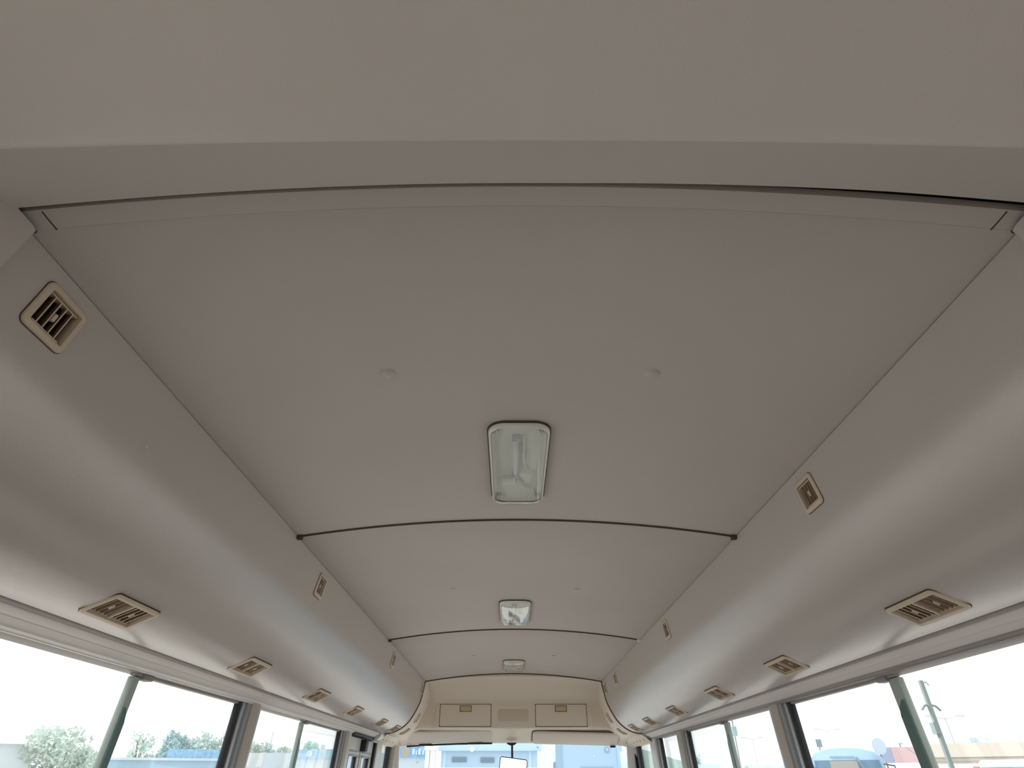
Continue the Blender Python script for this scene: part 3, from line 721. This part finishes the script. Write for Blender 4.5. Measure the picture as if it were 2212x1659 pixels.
# ------------------------------------------------------------------ ceiling lamps
def lamp():
    r = empty('ceiling_lamp')
    W2, L2 = 0.060, 0.186
    def ring(ins, z, rad=0.032): return [(x, y, z - 0) for x, y in rrect(W2 - ins, L2 - ins, max(rad - ins, 0.003), 7)]
    mb = MB(); mb.sheet([ring(-0.0035, 0.006), ring(-0.0035, -0.003), ring(0.0, -0.0035)], True); mb.build('gasket', M['seam'], r, smooth=True)
    mb = MB(); mb.sheet([ring(-0.001, 0.004), ring(-0.001, -0.009), ring(0.0012, -0.0125), ring(0.0030, -0.0130), ring(0.0038, -0.010)], True); mb.build('rim', M['lamp_rim'], r, smooth=True, angle=60)
    mb = MB(); rows = [ring(0.004, -0.006), ring(0.009, -0.001), ring(0.02, 0.0)]; mb.sheet(rows, True); n_ = len(rows[0]); b = len(mb.v) - n_; mb.f.append(tuple(range(b, b + n_)))
    mb.build('tray', M['tray'], r, smooth=True)
    mb = MB(); rows = [ring(0.003, -0.0115), ring(0.007, -0.0175), ring(0.018, -0.0205), ring(0.034, -0.0225)]; mb.sheet(rows, True); b = len(mb.v) - n_; mb.f.append(tuple(range(b, b + n_)))
    mb.build('lens', M['lens'], r, smooth=True)
    mb = MB(); mb.tube([(-0.006, -0.125, -0.006), (-0.006, 0.03, -0.006)], 0.0055, 10); mb.build('bulb', M['bulb'], r, smooth=True)
    for y in (-0.132, 0.036):
        mb = MB(); mb.box(-0.014, 0.002, y - 0.006, y + 0.006, -0.012, 0.001); mb.build('bulb_holder', M['metal'], r, bevel=0.002)
    mb = MB(); mb.tube([(0.010, -0.13, -0.004), (0.011, -0.02, -0.004), (0.016, 0.01, -0.004), (0.035, 0.02, -0.004)], 0.0016, 6); mb.build('wire', M['white'], r)
    mb = MB(); mb.tube([(-0.002, 0.06, -0.004), (0.012, 0.10, -0.004), (0.024, 0.112, -0.004), (0.034, 0.116, -0.004), (0.036, 0.140, -0.004), (0.026, 0.165, -0.004)], 0.0020, 6); mb.build('wire', M['white'], r)
    mb = MB(); mb.box(-0.036, -0.006, 0.050, 0.080, -0.010, 0.001); mb.build('switch_block', M['bulb'], r, bevel=0.002)
    for sx in (-1, 1):
        for sy in (-1, 1):
            for k in range(3):
                mb = MB(); x = sx * 0.044 + (k - 1) * 0.005; y = sy * 0.155; mb.box(x - 0.0009, x + 0.0009, y - 0.011, y + 0.011, -0.008, 0.0); mb.build('vent_rib', M['lamp_rim'], r)
    return r
lp = lamp()
for i, (yc, lab) in enumerate(((1.140, 'large clear rectangular ceiling lamp nearest the camera'), (2.478, 'ceiling lamp on the second panel with sky reflected in its lens'), (3.825, 'ceiling lamp farthest forward, near the windscreen'))):
    o = lp if i == 0 else copy_tree(lp)
    o.location = (0.001, yc, H(HC) - 0.001)
    tag(o, lab, 'ceiling lamp', 'clear lamps along the ceiling centre line')

# ------------------------------------------------------------------ outside: ground, cabins, walls, vehicles, trees
GZ = -0.62
M['ground'] = mat('pale_concrete_yard', (0.45, 0.43, 0.405), 0.9, 0.2, var=0.08, vscale=0.4)
M['cabin'] = mat('cabin_pale_blue', (0.47, 0.63, 0.79), 0.5, 0.3)
M['cabin_lt'] = mat('cabin_fascia_blue', (0.56, 0.73, 0.85), 0.5, 0.3)
M['cabin_dk'] = mat('cabin_strip_blue', (0.34, 0.50, 0.62), 0.5, 0.3)
M['grille'] = mat('grille_grey', (0.20, 0.26, 0.33), 0.6, 0.3)
M['whitewall'] = mat('white_render', (0.86, 0.86, 0.85), 0.7, 0.2)
M['palewall'] = mat('pale_grey_blue_wall', (0.60, 0.68, 0.73), 0.7, 0.2, var=0.06, vscale=0.8)
M['sign_blue'] = mat('sign_blue', (0.26, 0.47, 0.70), 0.5, 0.3, var=0.25, vscale=9)
M['sign_teal'] = mat('sign_teal', (0.30, 0.50, 0.58), 0.5, 0.3, var=0.12, vscale=5)
M['disc_tan'] = mat('emblem_tan', (0.42, 0.38, 0.33), 0.6, 0.3)
M['disc_pale'] = mat('emblem_pale', (0.62, 0.72, 0.86), 0.6, 0.3)
M['disc_grey'] = mat('emblem_grey', (0.36, 0.45, 0.60), 0.6, 0.3)
M['veh_white'] = mat('vehicle_white', (0.82, 0.83, 0.84), 0.3, 0.5, coat=0.4)
M['veh_blue'] = mat('vehicle_blue', (0.36, 0.54, 0.72), 0.3, 0.5, coat=0.4)
M['veh_pale'] = mat('vehicle_pale_green', (0.52, 0.62, 0.62), 0.3, 0.5, coat=0.4)
M['veh_glass'] = mat('vehicle_glass', (0.10, 0.22, 0.34), 0.08, 0.6)
M['veh_red'] = mat('tail_lamp_red', (0.55, 0.12, 0.12), 0.3, 0.5)
M['leaf'] = mat('glare_pale_foliage', (0.50, 0.60, 0.54), 0.7, 0.2, var=0.2, vscale=2)  # washed-out glare put into the leaf colour
M['leaf2'] = mat('blue_green_foliage', (0.40, 0.53, 0.51), 0.7, 0.2, var=0.2, vscale=2)
M['bark'] = mat('bark', (0.28, 0.25, 0.22), 0.9, 0.1)
M['pole_far'] = mat('pale_far_pole', (0.66, 0.67, 0.67), 0.6, 0.3)  # pale tone that keeps the far poles faint
M['pole'] = mat('galvanised_pole', (0.20, 0.25, 0.25), 0.5, 0.4)
M['pink'] = mat('board_pink', (0.66, 0.45, 0.45), 0.6, 0.2)
M['board_bl'] = mat('board_grey_blue', (0.34, 0.39, 0.52), 0.6, 0.2)
M['sand'] = mat('building_sand', (0.62, 0.58, 0.52), 0.7, 0.2, var=0.04, vscale=0.3)
M['tower'] = mat('haze_pale_tower', (0.60, 0.75, 0.82), 0.8, 0.1)  # distance haze put into the facade colour
M['tarp'] = mat('tarp_green', (0.36, 0.55, 0.50), 0.6, 0.3)

mb = MB(); mb.add([(-900, -400, GZ), (900, -400, GZ), (900, 1400, GZ), (-900, 1400, GZ)], [(0, 1, 2, 3)])
tag(mb.build('ground', M['ground']), kind='structure', label='pale concrete yard around the bus', cat='ground')

def at(o, parent, inv=None):
    o.parent = parent; o.matrix_parent_inverse = parent.matrix_basis.inverted() if inv is None else inv; return o
class Thing:
    """world-space parts under an empty at (x, y, z)"""
    def __init__(s, name, loc, label, cat, group=None, rz=0.0):
        s.e = empty(name, loc); s.loc = Vector(loc); s.rz = rz
        s.e.rotation_euler = (0, 0, rz); tag(s.e, label, cat, group)
    def part(s, name, mb, m, parent=None, **k):         # coordinates local to the empty
        o = mb.build(name, m, None, **k); o.parent = parent or s.e; return o
def bx(*a):
    mb = MB(); mb.box(*a); return mb
def disc(r, y0, y1, cx=0, cz=0, n=24):
    mb = MB(); mb.poly_extrude([(cx + r * math.cos(2 * math.pi * k / n), cz + r * math.sin(2 * math.pi * k / n)) for k in range(n)], 'y', y0, y1); return mb

# pale blue cabin with fascia in the middle of the windscreen
t = Thing('site_cabin', (-0.53, 16.0, GZ), 'pale blue cabin with a light fascia and two grey grilles, seen through the windscreen', 'cabin')
t.part('body', bx(-1.13, 1.13, 0.10, 5.5, 0.0, 2.50), M['cabin'])
t.part('fascia', bx(-1.19, 1.23, -0.02, 0.12, 2.485, 2.62), M['cabin_lt'], bevel=0.01)
t.part('roof', bx(-1.19, 1.23, 0.0, 5.6, 2.62, 2.66), M['cabin_lt'])
for x0, x1, z0, z1 in ((-0.87, -0.53, 2.27, 2.365), (-0.20, 0.12, 2.26, 2.355)):
    g = t.part('grille', bx(x0, x1, 0.07, 0.11, z0, z1), M['grille'])
    for k in range(3): t.part('grille_bar', bx(x0, x1, 0.06, 0.075, z0 + 0.02 + 0.025 * k, z0 + 0.028 + 0.025 * k), M['cabin_dk'], g)
t.part('emblem', disc(0.055, -0.04, -0.02, -0.40, 2.52), M['whitewall'])
t.part('fascia_bolt', disc(0.014, -0.035, -0.02, 1.14, 2.555, 12), M['grille'])
for x in (-1.05, 0.96): t.part('corner_trim', bx(x - 0.03, x + 0.03, 0.085, 0.11, 0.0, 2.485), M['cabin_lt'])
t.part('lower_band', bx(-1.13, 1.13, 0.08, 0.11, 0.0, 2.165), M['whitewall'])
# white gate pillar
t = Thing('gate_pillar', (-1.865, 15.8, GZ), 'white gate pillar of two posts under a square cap, left of the blue cabin', 'pillar')
t.part('cap', bx(-0.145, 0.14, -0.15, 0.15, 2.49, 2.66), M['whitewall'], bevel=0.01)
t.part('post', bx(-0.12, -0.03, -0.1, 0.1, 0.0, 2.49), M['whitewall']); t.part('post', bx(0.01, 0.10, -0.1, 0.1, 0.0, 2.49), M['whitewall'])
# boundary wall with signs
t = Thing('boundary_wall', (-4.0, 16.4, GZ), 'pale boundary wall with a blue sign band, left of the gate pillar', 'wall')
t.part('wall_panel', bx(-3.0, 2.0, 0.0, 0.2, 0.0, 2.46), M['palewall'])
b = t.part('sign_band', bx(0.95, 2.0, -0.06, 0.0, 2.37, 2.60), M['sign_blue'])
t.part('emblem', disc(0.11, -0.09, -0.06, 1.46, 2.475), M['disc_tan'], b)
for k, (x, w_, h_) in enumerate(((1.62, 0.05, 0.12), (1.70, 0.03, 0.09), (1.76, 0.06, 0.13), (1.86, 0.04, 0.10))):
    t.part('pale_mark', bx(x, x + w_, -0.075, -0.06, 2.42, 2.42 + h_), M['disc_pale'], b)
b = t.part('sign_band', bx(-1.15, 0.10, -0.06, 0.0, 2.35, 2.53), M['sign_teal'])
t.part('sign_panel', bx(-1.03, -0.55, -0.075, -0.06, 2.345, 2.53), M['sign_blue'], b)
t.part('emblem', disc(0.07, -0.095, -0.075, -0.84, 2.44), M['disc_pale'], b)
for x in (1.05, 1.75): t.part('wall_fixing', disc(0.012, -0.02, 0.0, x, 2.27, 10), M['grille'])
# white building behind the gap
t = Thing('white_building', (0.9, 26.0, GZ), 'plain white building behind the gap between the two blue cabins', 'building')
t.part('wall', bx(-0.8, 1.6, 0, 6, 0, 3.05), M['whitewall'])
t.part('parapet', bx(-0.85, 1.65, -0.05, 6, 3.05, 3.15), M['whitewall'])
t.part('wall_box', bx(0.80, 0.90, -0.06, 0, 2.15, 2.42), M['disc_tan'])
# second cabin on the right
t = Thing('container_cabin', (1.80, 16.0, GZ), 'plain light blue container cabin with a small round emblem, right half of the windscreen', 'cabin')
t.part('body', bx(-0.75, 0.76, 0.0, 1.4, 0.0, 2.66), M['cabin'])
t.part('corner_post', bx(-0.78, -0.62, -0.03, 0.05, 0.0, 2.67), M['cabin_dk'], bevel=0.01)
t.part('corner_post', bx(0.66, 0.79, -0.03, 0.05, 0.0, 2.67), M['cabin'], bevel=0.01)
t.part('emblem', disc(0.06, -0.03, 0.0, 0.44, 2.51), M['disc_grey']); t.part('emblem_centre', disc(0.032, -0.04, -0.03, 0.44, 2.51), M['cabin'])
t.part('window', bx(-0.20, 0.55, -0.02, 0.0, 1.4, 2.175), M['cabin_dk'])
t.part('rivet', disc(0.015, -0.015, 0.0, 0.12, 2.38, 10), M['whitewall'])
# pipe frame beside it
t = Thing('pipe_frame', (2.76, 15.6, GZ), 'pale pipe frame standing at the right edge of the windscreen view', 'frame')
for x in (-0.10, 0.12):
    mb = MB(); mb.tube([(x, 0, 0), (x, 0, 2.50)], 0.02); t.part('upright', mb, M['cabin_dk'])
for z in (2.2, 2.34, 2.48):
    mb = MB(); mb.tube([(-0.10, 0, z), (0.12, 0, z)], 0.018); t.part('rung', mb, M['cabin_dk'])
# green tarp seen through the driver window
t = Thing('tarpaulin_tent', (2.75, 12.5, GZ), 'pale green sloping tent roof seen through the driver window', 'tent')
mb = MB(); mb.poly_extrude([(-0.45, 2.42), (-0.45, 2.08), (0.55, 2.05), (0.55, 2.16)], 'y', 0.0, 2.0); t.part('roof', mb, M['tarp'], bevel=0.01)
for x in (-0.42, 0.52):
    mb = MB(); mb.tube([(x, 0.05, 0), (x, 0.05, 2.1)], 0.02); t.part('leg', mb, M['pole'])

# ---- vehicles
def vehicle(name, x, y, rz, L, W, Ht, m, label, hood=0.75, group='parked vehicles', lamp=False):
    t = Thing(name, (x, y, GZ), label, name.replace('_', ' '), group, rz)
    h1 = Ht * 0.52
    prof = [(-L / 2, 0.30), (L / 2, 0.30), (L / 2, h1 * 0.95), (L / 2 - hood, h1), (L / 2 - hood - 0.55, Ht - 0.07), (L / 2 - hood - 0.80, Ht), (-L / 2 + 0.25, Ht), (-L / 2 + 0.05, Ht - 0.10), (-L / 2, h1)]
    mb = MB()
    rows = []
    for xx, ins in ((-W / 2, 0.06), (-W / 2 + 0.05, 0.0), (W / 2 - 0.05, 0.0), (W / 2, 0.06)):
        rows.append([(xx * (0.90 if pz > h1 + 0.05 else 1.0), py, min(pz, Ht - ins)) for py, pz in prof])
    mb.sheet(rows, True); n_ = len(prof); mb.f += [tuple(range(n_)), tuple(range(3 * n_, 4 * n_))]
    body = t.part('body', mb, m, bevel=0.03)
    a = (L / 2 - hood, h1); c = (L / 2 - hood - 0.55, Ht - 0.07)
    dy, dz = c[0] - a[0], c[1] - a[1]
    mb = MB(); p = []
    for tt, ww in ((0.10, W * 0.43), (0.92, W * 0.40)):
        for o_ in (0.0, 0.02):
            p += [(-ww, a[0] + dy * tt + o_, a[1] + dz * tt + o_ * 0.4), (ww, a[0] + dy * tt + o_, a[1] + dz * tt + o_ * 0.4)]
    mb.hexa([p[0], p[1], p[3], p[2], p[4], p[5], p[7], p[6]]); t.part('windscreen', mb, M['veh_glass'])
    t.part('rear_window', bx(-W * 0.38, W * 0.38, -L / 2 - 0.012, -L / 2 + 0.06, h1 + 0.12, Ht - 0.14), M['veh_glass'])
    for sx in (-1, 1):
        xa = sx * W / 2 * 0.905
        t.part('side_window', bx(min(xa, xa + sx * 0.012), max(xa, xa + sx * 0.012), -L / 2 + 0.5, L / 2 - hood - 0.65, h1 + 0.10, Ht - 0.16), M['veh_glass'])
        if lamp: t.part('tail_lamp', bx(sx * W * 0.44 - 0.05, sx * W * 0.44 + 0.05, -L / 2 - 0.02, -L / 2 + 0.05, h1 - 0.1, Ht - 0.12), M['veh_red'])
        for yy_ in (-L / 2 + 0.85, L / 2 - 0.85):
            mb = MB(); mb.poly_extrude([(yy_ + 0.33 * math.cos(2 * math.pi * k / 20), 0.33 + 0.33 * math.sin(2 * math.pi * k / 20)) for k in range(20)], 'x', sx * W / 2 - 0.1, sx * W / 2 + 0.02)
            t.part('wheel', mb, M['rubber'])
    return t
# small bus facing the camera
t = Thing('minibus', (9.85, 20.2, GZ), 'light blue minibus with arched roof facing the camera, seen through the near right window', 'minibus', 'parked vehicles', math.radians(-26))
pr = [(-1.0, 0.35), (-1.02, 1.6), (-0.96, 2.45), (-0.80, 2.60), (-0.45, 2.69), (0.0, 2.72), (0.45, 2.69), (0.80, 2.60), (0.96, 2.45), (1.02, 1.6), (1.0, 0.35)]
mb = MB(); mb.poly_extrude(pr, 'y', 0.0, 6.0); t.part('body', mb, M['veh_blue'], bevel=0.03)
mb = MB(); mb.poly_extrude([(-0.92, 1.55), (0.92, 1.55), (0.86, 2.40), (-0.86, 2.40)], 'y', -0.02, 0.02); ws = t.part('windscreen', mb, M['veh_glass'])
t.part('painted_reflection', bx(-0.45, 0.28, -0.035, -0.02, 1.6, 2.38), M['disc_tan'], ws)  # pale plate standing in for a reflection on the windscreen
t.part('sun_strip', bx(-0.42, 0.22, -0.03, 0.0, 2.47, 2.51), M['cabin_dk'])
mb = MB(); mb.tube([(0.28, -0.05, 2.46), (0.34, -0.09, 2.36), (0.46, -0.09, 2.1)], 0.035); t.part('wiper', mb, M['veh_glass'])
for sx in (-1, 1):
    mb = MB(); mb.tube([(sx * 0.95, 0, 2.3), (sx * 1.2, -0.15, 2.25), (sx * 1.2, -0.15, 2.1)], 0.02); mr_ = t.part('mirror_arm', mb, M['rubber'])
    t.part('side_mirror', bx(sx * 1.2 - 0.1, sx * 1.2 + 0.1, -0.2, -0.12, 1.8, 2.1), M['rubber'], mr_)
    for yy_ in (1.2, 4.8):
        mb = MB(); mb.poly_extrude([(yy_ + 0.38 * math.cos(2 * math.pi * k / 20), 0.38 + 0.38 * math.sin(2 * math.pi * k / 20)) for k in range(20)], 'x', sx * 1.0 - 0.12, sx * 1.0 + 0.01); t.part('wheel', mb, M['rubber'])
vehicle('van', 13.4, 22.4, math.radians(62), 4.4, 1.75, 2.33, M['veh_white'], 'white van between the minibus and the near right window post')
vehicle('van', 13.0, 16.2, math.radians(-60), 4.7, 1.8, 2.30, M['veh_white'], 'white van low at the right edge of the near right window', lamp=True)
vehicle('van', 6.05, 19.6, math.radians(150), 4.2, 1.6, 2.26, M['veh_pale'], 'pale green van roof left of the sliding-window post, far right windows')
vehicle('van', 7.25, 19.4, math.radians(160), 4.2, 1.6, 2.27, M['veh_blue'], 'blue-grey van roof right of the sliding-window post, far right windows')
vehicle('truck', 4.15, 16.6, math.radians(170), 4.6, 1.7, 2.22, M['veh_blue'], 'light blue truck cab beside the front edge of the second right window')

# ---- poles, signs, boards
def pole_thing(name, x, y, top, r, label, cat, pm='pole'): 
    t = Thing(name, (x, y, GZ), label, cat); mb = MB(); mb.tube([(0, 0, 0), (0, 0, top - GZ)], [r * 1.15, r]); t.part('pole', mb, M[pm], smooth=True); return t
t = pole_thing('mast', 9.67, 15.17, 3.24, 0.055, 'tall grey mast with a small cross bracket beside the near right window post', 'mast')
mb = MB(); mb.tube([(-0.20, 0, 3.26), (-0.12, 0, 3.34), (0, 0, 3.36), (0.14, 0, 3.33), (0.22, 0, 3.24)], 0.025); t.part('bracket', mb, M['pole'])
t.part('equipment_box', bx(-0.12, -0.02, -0.1, 0.05, 2.78, 3.0), M['pole'])
mb = MB(); mb.tube([(0.0, 0, 3.80), (0.12, 0, 3.83), (0.16, 0, 3.76)], 0.012); t.part('hook', mb, M['pole'])
def street_lamp(x, y, top, a, label):
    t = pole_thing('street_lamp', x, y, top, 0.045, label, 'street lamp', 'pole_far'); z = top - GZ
    for sx in (-1, 1):
        mb = MB(); mb.tube([(0, 0, z - 0.05), (sx * a * 0.6, 0, z), (sx * a, 0, z + 0.08)], 0.03); ar = t.part('arm', mb, M['pole_far'])
        t.part('lantern', bx(min(sx * a * 0.8, sx * a * 1.5), max(sx * a * 0.8, sx * a * 1.5), -0.1, 0.1, z + 0.05, z + 0.13), M['pole_far'], ar, bevel=0.02)
street_lamp(24.6, 37.6, 4.2, 0.75, 'thin double-arm street lamp right of the mast')
street_lamp(25.6, 54.3, 4.57, 0.7, 'faint double-arm street lamp above the minibus')
street_lamp(20.2, 56.5, 4.1, 0.6, 'faint double-arm street lamp seen in the second right window')
t = pole_thing('road_sign', 4.40, 13.26, 2.30, 0.012, 'small square sign on a thin pole in the second right window', 'sign')
t.part('sign_plate', bx(-0.045, 0.05, -0.03, -0.012, 2.64, 2.80), M['sign_teal'], bevel=0.01)
t = pole_thing('round_sign', 11.4, 21.1, 2.1, 0.03, 'pale round sign disc on a pole behind the minibus roof', 'sign')
t.part('sign_disc', disc(0.22, -0.06, -0.03, 0, 2.78), M['disc_pale'])
t = pole_thing('small_sign', 10.3, 22.7, 2.25, 0.02, 'tiny dark sign on a post above the minibus, left', 'sign')
t.part('sign_plate', bx(-0.09, 0.09, -0.04, -0.02, 2.82, 3.04), M['pole'])
t = Thing('roadside_board', (14.85, 26.0, GZ), 'low pink board with a grey-blue end behind the white vans', 'board', rz=math.radians(-35))
t.part('board_pink', bx(-0.28, 0.72, 0.0, 0.06, 2.45, 2.95), M['pink']); t.part('board_end', bx(-0.75, -0.28, 0.0, 0.06, 2.45, 2.95), M['board_bl'])
for x in (-0.6, 0.55):
    mb = MB(); mb.tube([(x, 0.1, 0), (x, 0.1, 2.6)], 0.03); t.part('leg', mb, M['pole'])
mb = MB(); mb.tube([(0.05, 0.05, 2.95), (0.05, 0.0, 3.08), (0.15, -0.1, 3.05)], 0.02); t.part('spotlight_arm', mb, M['pole'])
t = Thing('sand_building', (20.4, 30.2, GZ), 'long low sand-coloured building behind the vans, right edge of the photo', 'building', rz=math.radians(-34))
t.part('wall', bx(-1.5, 6.0, 0, 5, 0, 2.75), M['sand']); t.part('parapet', bx(-1.55, 6.05, -0.06, 5, 2.75, 3.27), M['sand'])
t.part('shade_line', bx(-1.5, 6.0, -0.10, 0, 2.60, 2.68), M['disc_tan'])
for i, (x, y, top, w_, lab) in enumerate(((495, 750, 52, 26, 'faint pale tower on the skyline, left of the group'), (510, 741, 40, 38, 'faint pale wide tower in the middle of the skyline'), (523, 733, 43, 30, 'faint pale blue stepped tower right of the middle of the skyline'), (541, 721, 50, 22, 'faint pale tower on the skyline, rightmost'))):
    t = Thing('skyline_tower', (x, y, GZ), lab, 'tower', 'distant skyline towers', math.radians(-35))
    t.part('shaft', bx(-w_ / 2, w_ / 2, 0, w_, 0, top * 0.86), M['tower']); t.part('crown', bx(-w_ * 0.32, w_ * 0.25, 2, w_ * 0.8, top * 0.86, top), M['tower'])

# ---- left side: walls, trees
t = Thing('long_shed', (-11.6, 13.6, GZ), 'pale long shed roof low in the near left window', 'building', rz=math.radians(36))
t.part('wall', bx(-3.5, 1.7, 0, 4, 0, 2.55), M['palewall']); t.part('eave', bx(-3.6, 1.8, -0.15, 4.1, 2.55, 2.64), M['whitewall'])
t.part('roof_vent', bx(-0.2, 0.6, 0.5, 1.3, 2.64, 3.0), M['palewall'])
t = Thing('blue_shed', (-13.4, 24.6, GZ), 'blue-grey shed with a pale eave between the left trees', 'building', rz=math.radians(28))
t.part('wall', bx(-1.0, 3.2, 0, 3, 0, 2.50), M['cabin_dk']); t.part('eave', bx(-1.1, 3.3, -0.1, 3.1, 2.50, 2.58), M['palewall'])
t.part('roof_sign', bx(0.9, 2.7, 0.0, 0.08, 2.58, 2.86), M['sign_blue'])
t = Thing('low_wall', (-9.6, 27.0, GZ), 'pale low wall under the trees in the second left window', 'wall', rz=math.radians(18))
t.part('wall', bx(-3.0, 3.4, 0, 0.3, 0, 2.70), M['palewall']); t.part('coping', bx(-3.05, 3.45, -0.05, 0.35, 2.70, 2.78), M['whitewall'])
def tree(x, y, top, rw, rh, label, m, nl=700, leaf=0.13, blobs=7, seed=1):
    rnd = random.Random(seed)
    t = Thing('tree', (x, y, GZ), label, 'tree', 'trees beyond the left windows')
    h = top - GZ; cz = h - rh
    mb = MB(); mb.tube([(0, 0, 0), (0.05, 0, cz * 0.6), (0, 0.05, cz + rh * 0.4)], [0.12, 0.09, 0.03]); t.part('trunk', mb, M['bark'], smooth=True)
    cs = [(rnd.uniform(-0.75, 0.75) * rw, rnd.uniform(-0.6, 0.6) * rw, cz + rnd.uniform(-0.7, 0.55) * rh, rnd.uniform(0.3, 0.55)) for _ in range(blobs)] + [(0, 0, cz + rh * 0.45, 0.5)]
    mb = MB()
    for i in range(nl):
        c = rnd.choice(cs); d_ = Vector((rnd.gauss(0, 1), rnd.gauss(0, 1), rnd.gauss(0, 1))).normalized() * (rnd.random() ** 0.4)
        p_ = Vector((c[0] + d_.x * c[3] * rw, c[1] + d_.y * c[3] * rw, c[2] + d_.z * c[3] * rh))
        if p_.z > h: p_.z = h - rnd.random() * 0.15
        a_ = Vector((rnd.gauss(0, 1), rnd.gauss(0, 1), rnd.gauss(0, 1))).normalized(); b_ = a_.orthogonal().normalized()
        s_ = leaf * rnd.uniform(0.6, 1.3)
        mb.add([p_ - a_ * s_, p_ + b_ * s_ * 0.5, p_ + a_ * s_, p_ - b_ * s_ * 0.5], [(0, 1, 2, 3)])
    f = t.part('foliage', mb, m); f['kind'] = 'stuff'
    for k in range(3):
        q = cs[k]; mb = MB(); mb.tube([(0, 0, cz * 0.7), (q[0] * 0.6, q[1] * 0.6, q[2] * 0.97), (q[0], q[1], q[2])], [0.05, 0.03, 0.012], 6); t.part('branch', mb, M['bark'])
TR = [(-9.9, 15.1, 2.36, 0.9, 0.75, 'pale bushy tree in the rear pane of the near left window', 'leaf'),
      (-14.4, 26.4, 2.98, 0.45, 0.7, 'thin sparse tree left of the tree cluster in the near left window', 'leaf'),
      (-13.5, 26.8, 3.02, 0.65, 1.0, 'dark blue-green pointed tree in the near left window', 'leaf2'),
      (-12.5, 27.3, 2.98, 0.9, 1.0, 'pale rounded tree in the middle of the left tree cluster', 'leaf'),
      (-11.5, 27.7, 3.12, 0.9, 1.2, 'pale tall tree at the front edge of the near left window', 'leaf'),
      (-11.0, 30.3, 2.76, 0.75, 0.7, 'pale tree at the rear edge of the second left window', 'leaf'),
      (-10.2, 30.6, 2.55, 0.8, 0.55, 'low pale tree in the rear pane of the second left window', 'leaf'),
      (-9.2, 30.8, 2.80, 0.42, 0.45, 'small round blue-green tree over the blue sign in the second left window', 'leaf2'),
      (-8.6, 31.0, 2.68, 0.30, 0.45, 'small ragged tree right of the round one in the second left window', 'leaf2'),
      (4.75, 17.6, 1.86, 0.35, 0.35, 'small palm-like shrub above the blue truck in the second right window', 'leaf2')]
for i, a in enumerate(TR):
    tree(a[0], a[1], a[2], a[3], a[4], a[5], M[a[6]], nl=(700 if i in (1, 8, 9) else 3200), seed=i + 3, leaf=0.045 if a[3] < 0.5 else (0.05 if i == 0 else 0.07))
t = pole_thing('antenna_mast', -11.2, 31.5, 3.15, 0.03, 'thin faint mast above the trees in the second left window', 'mast', 'pole_far')
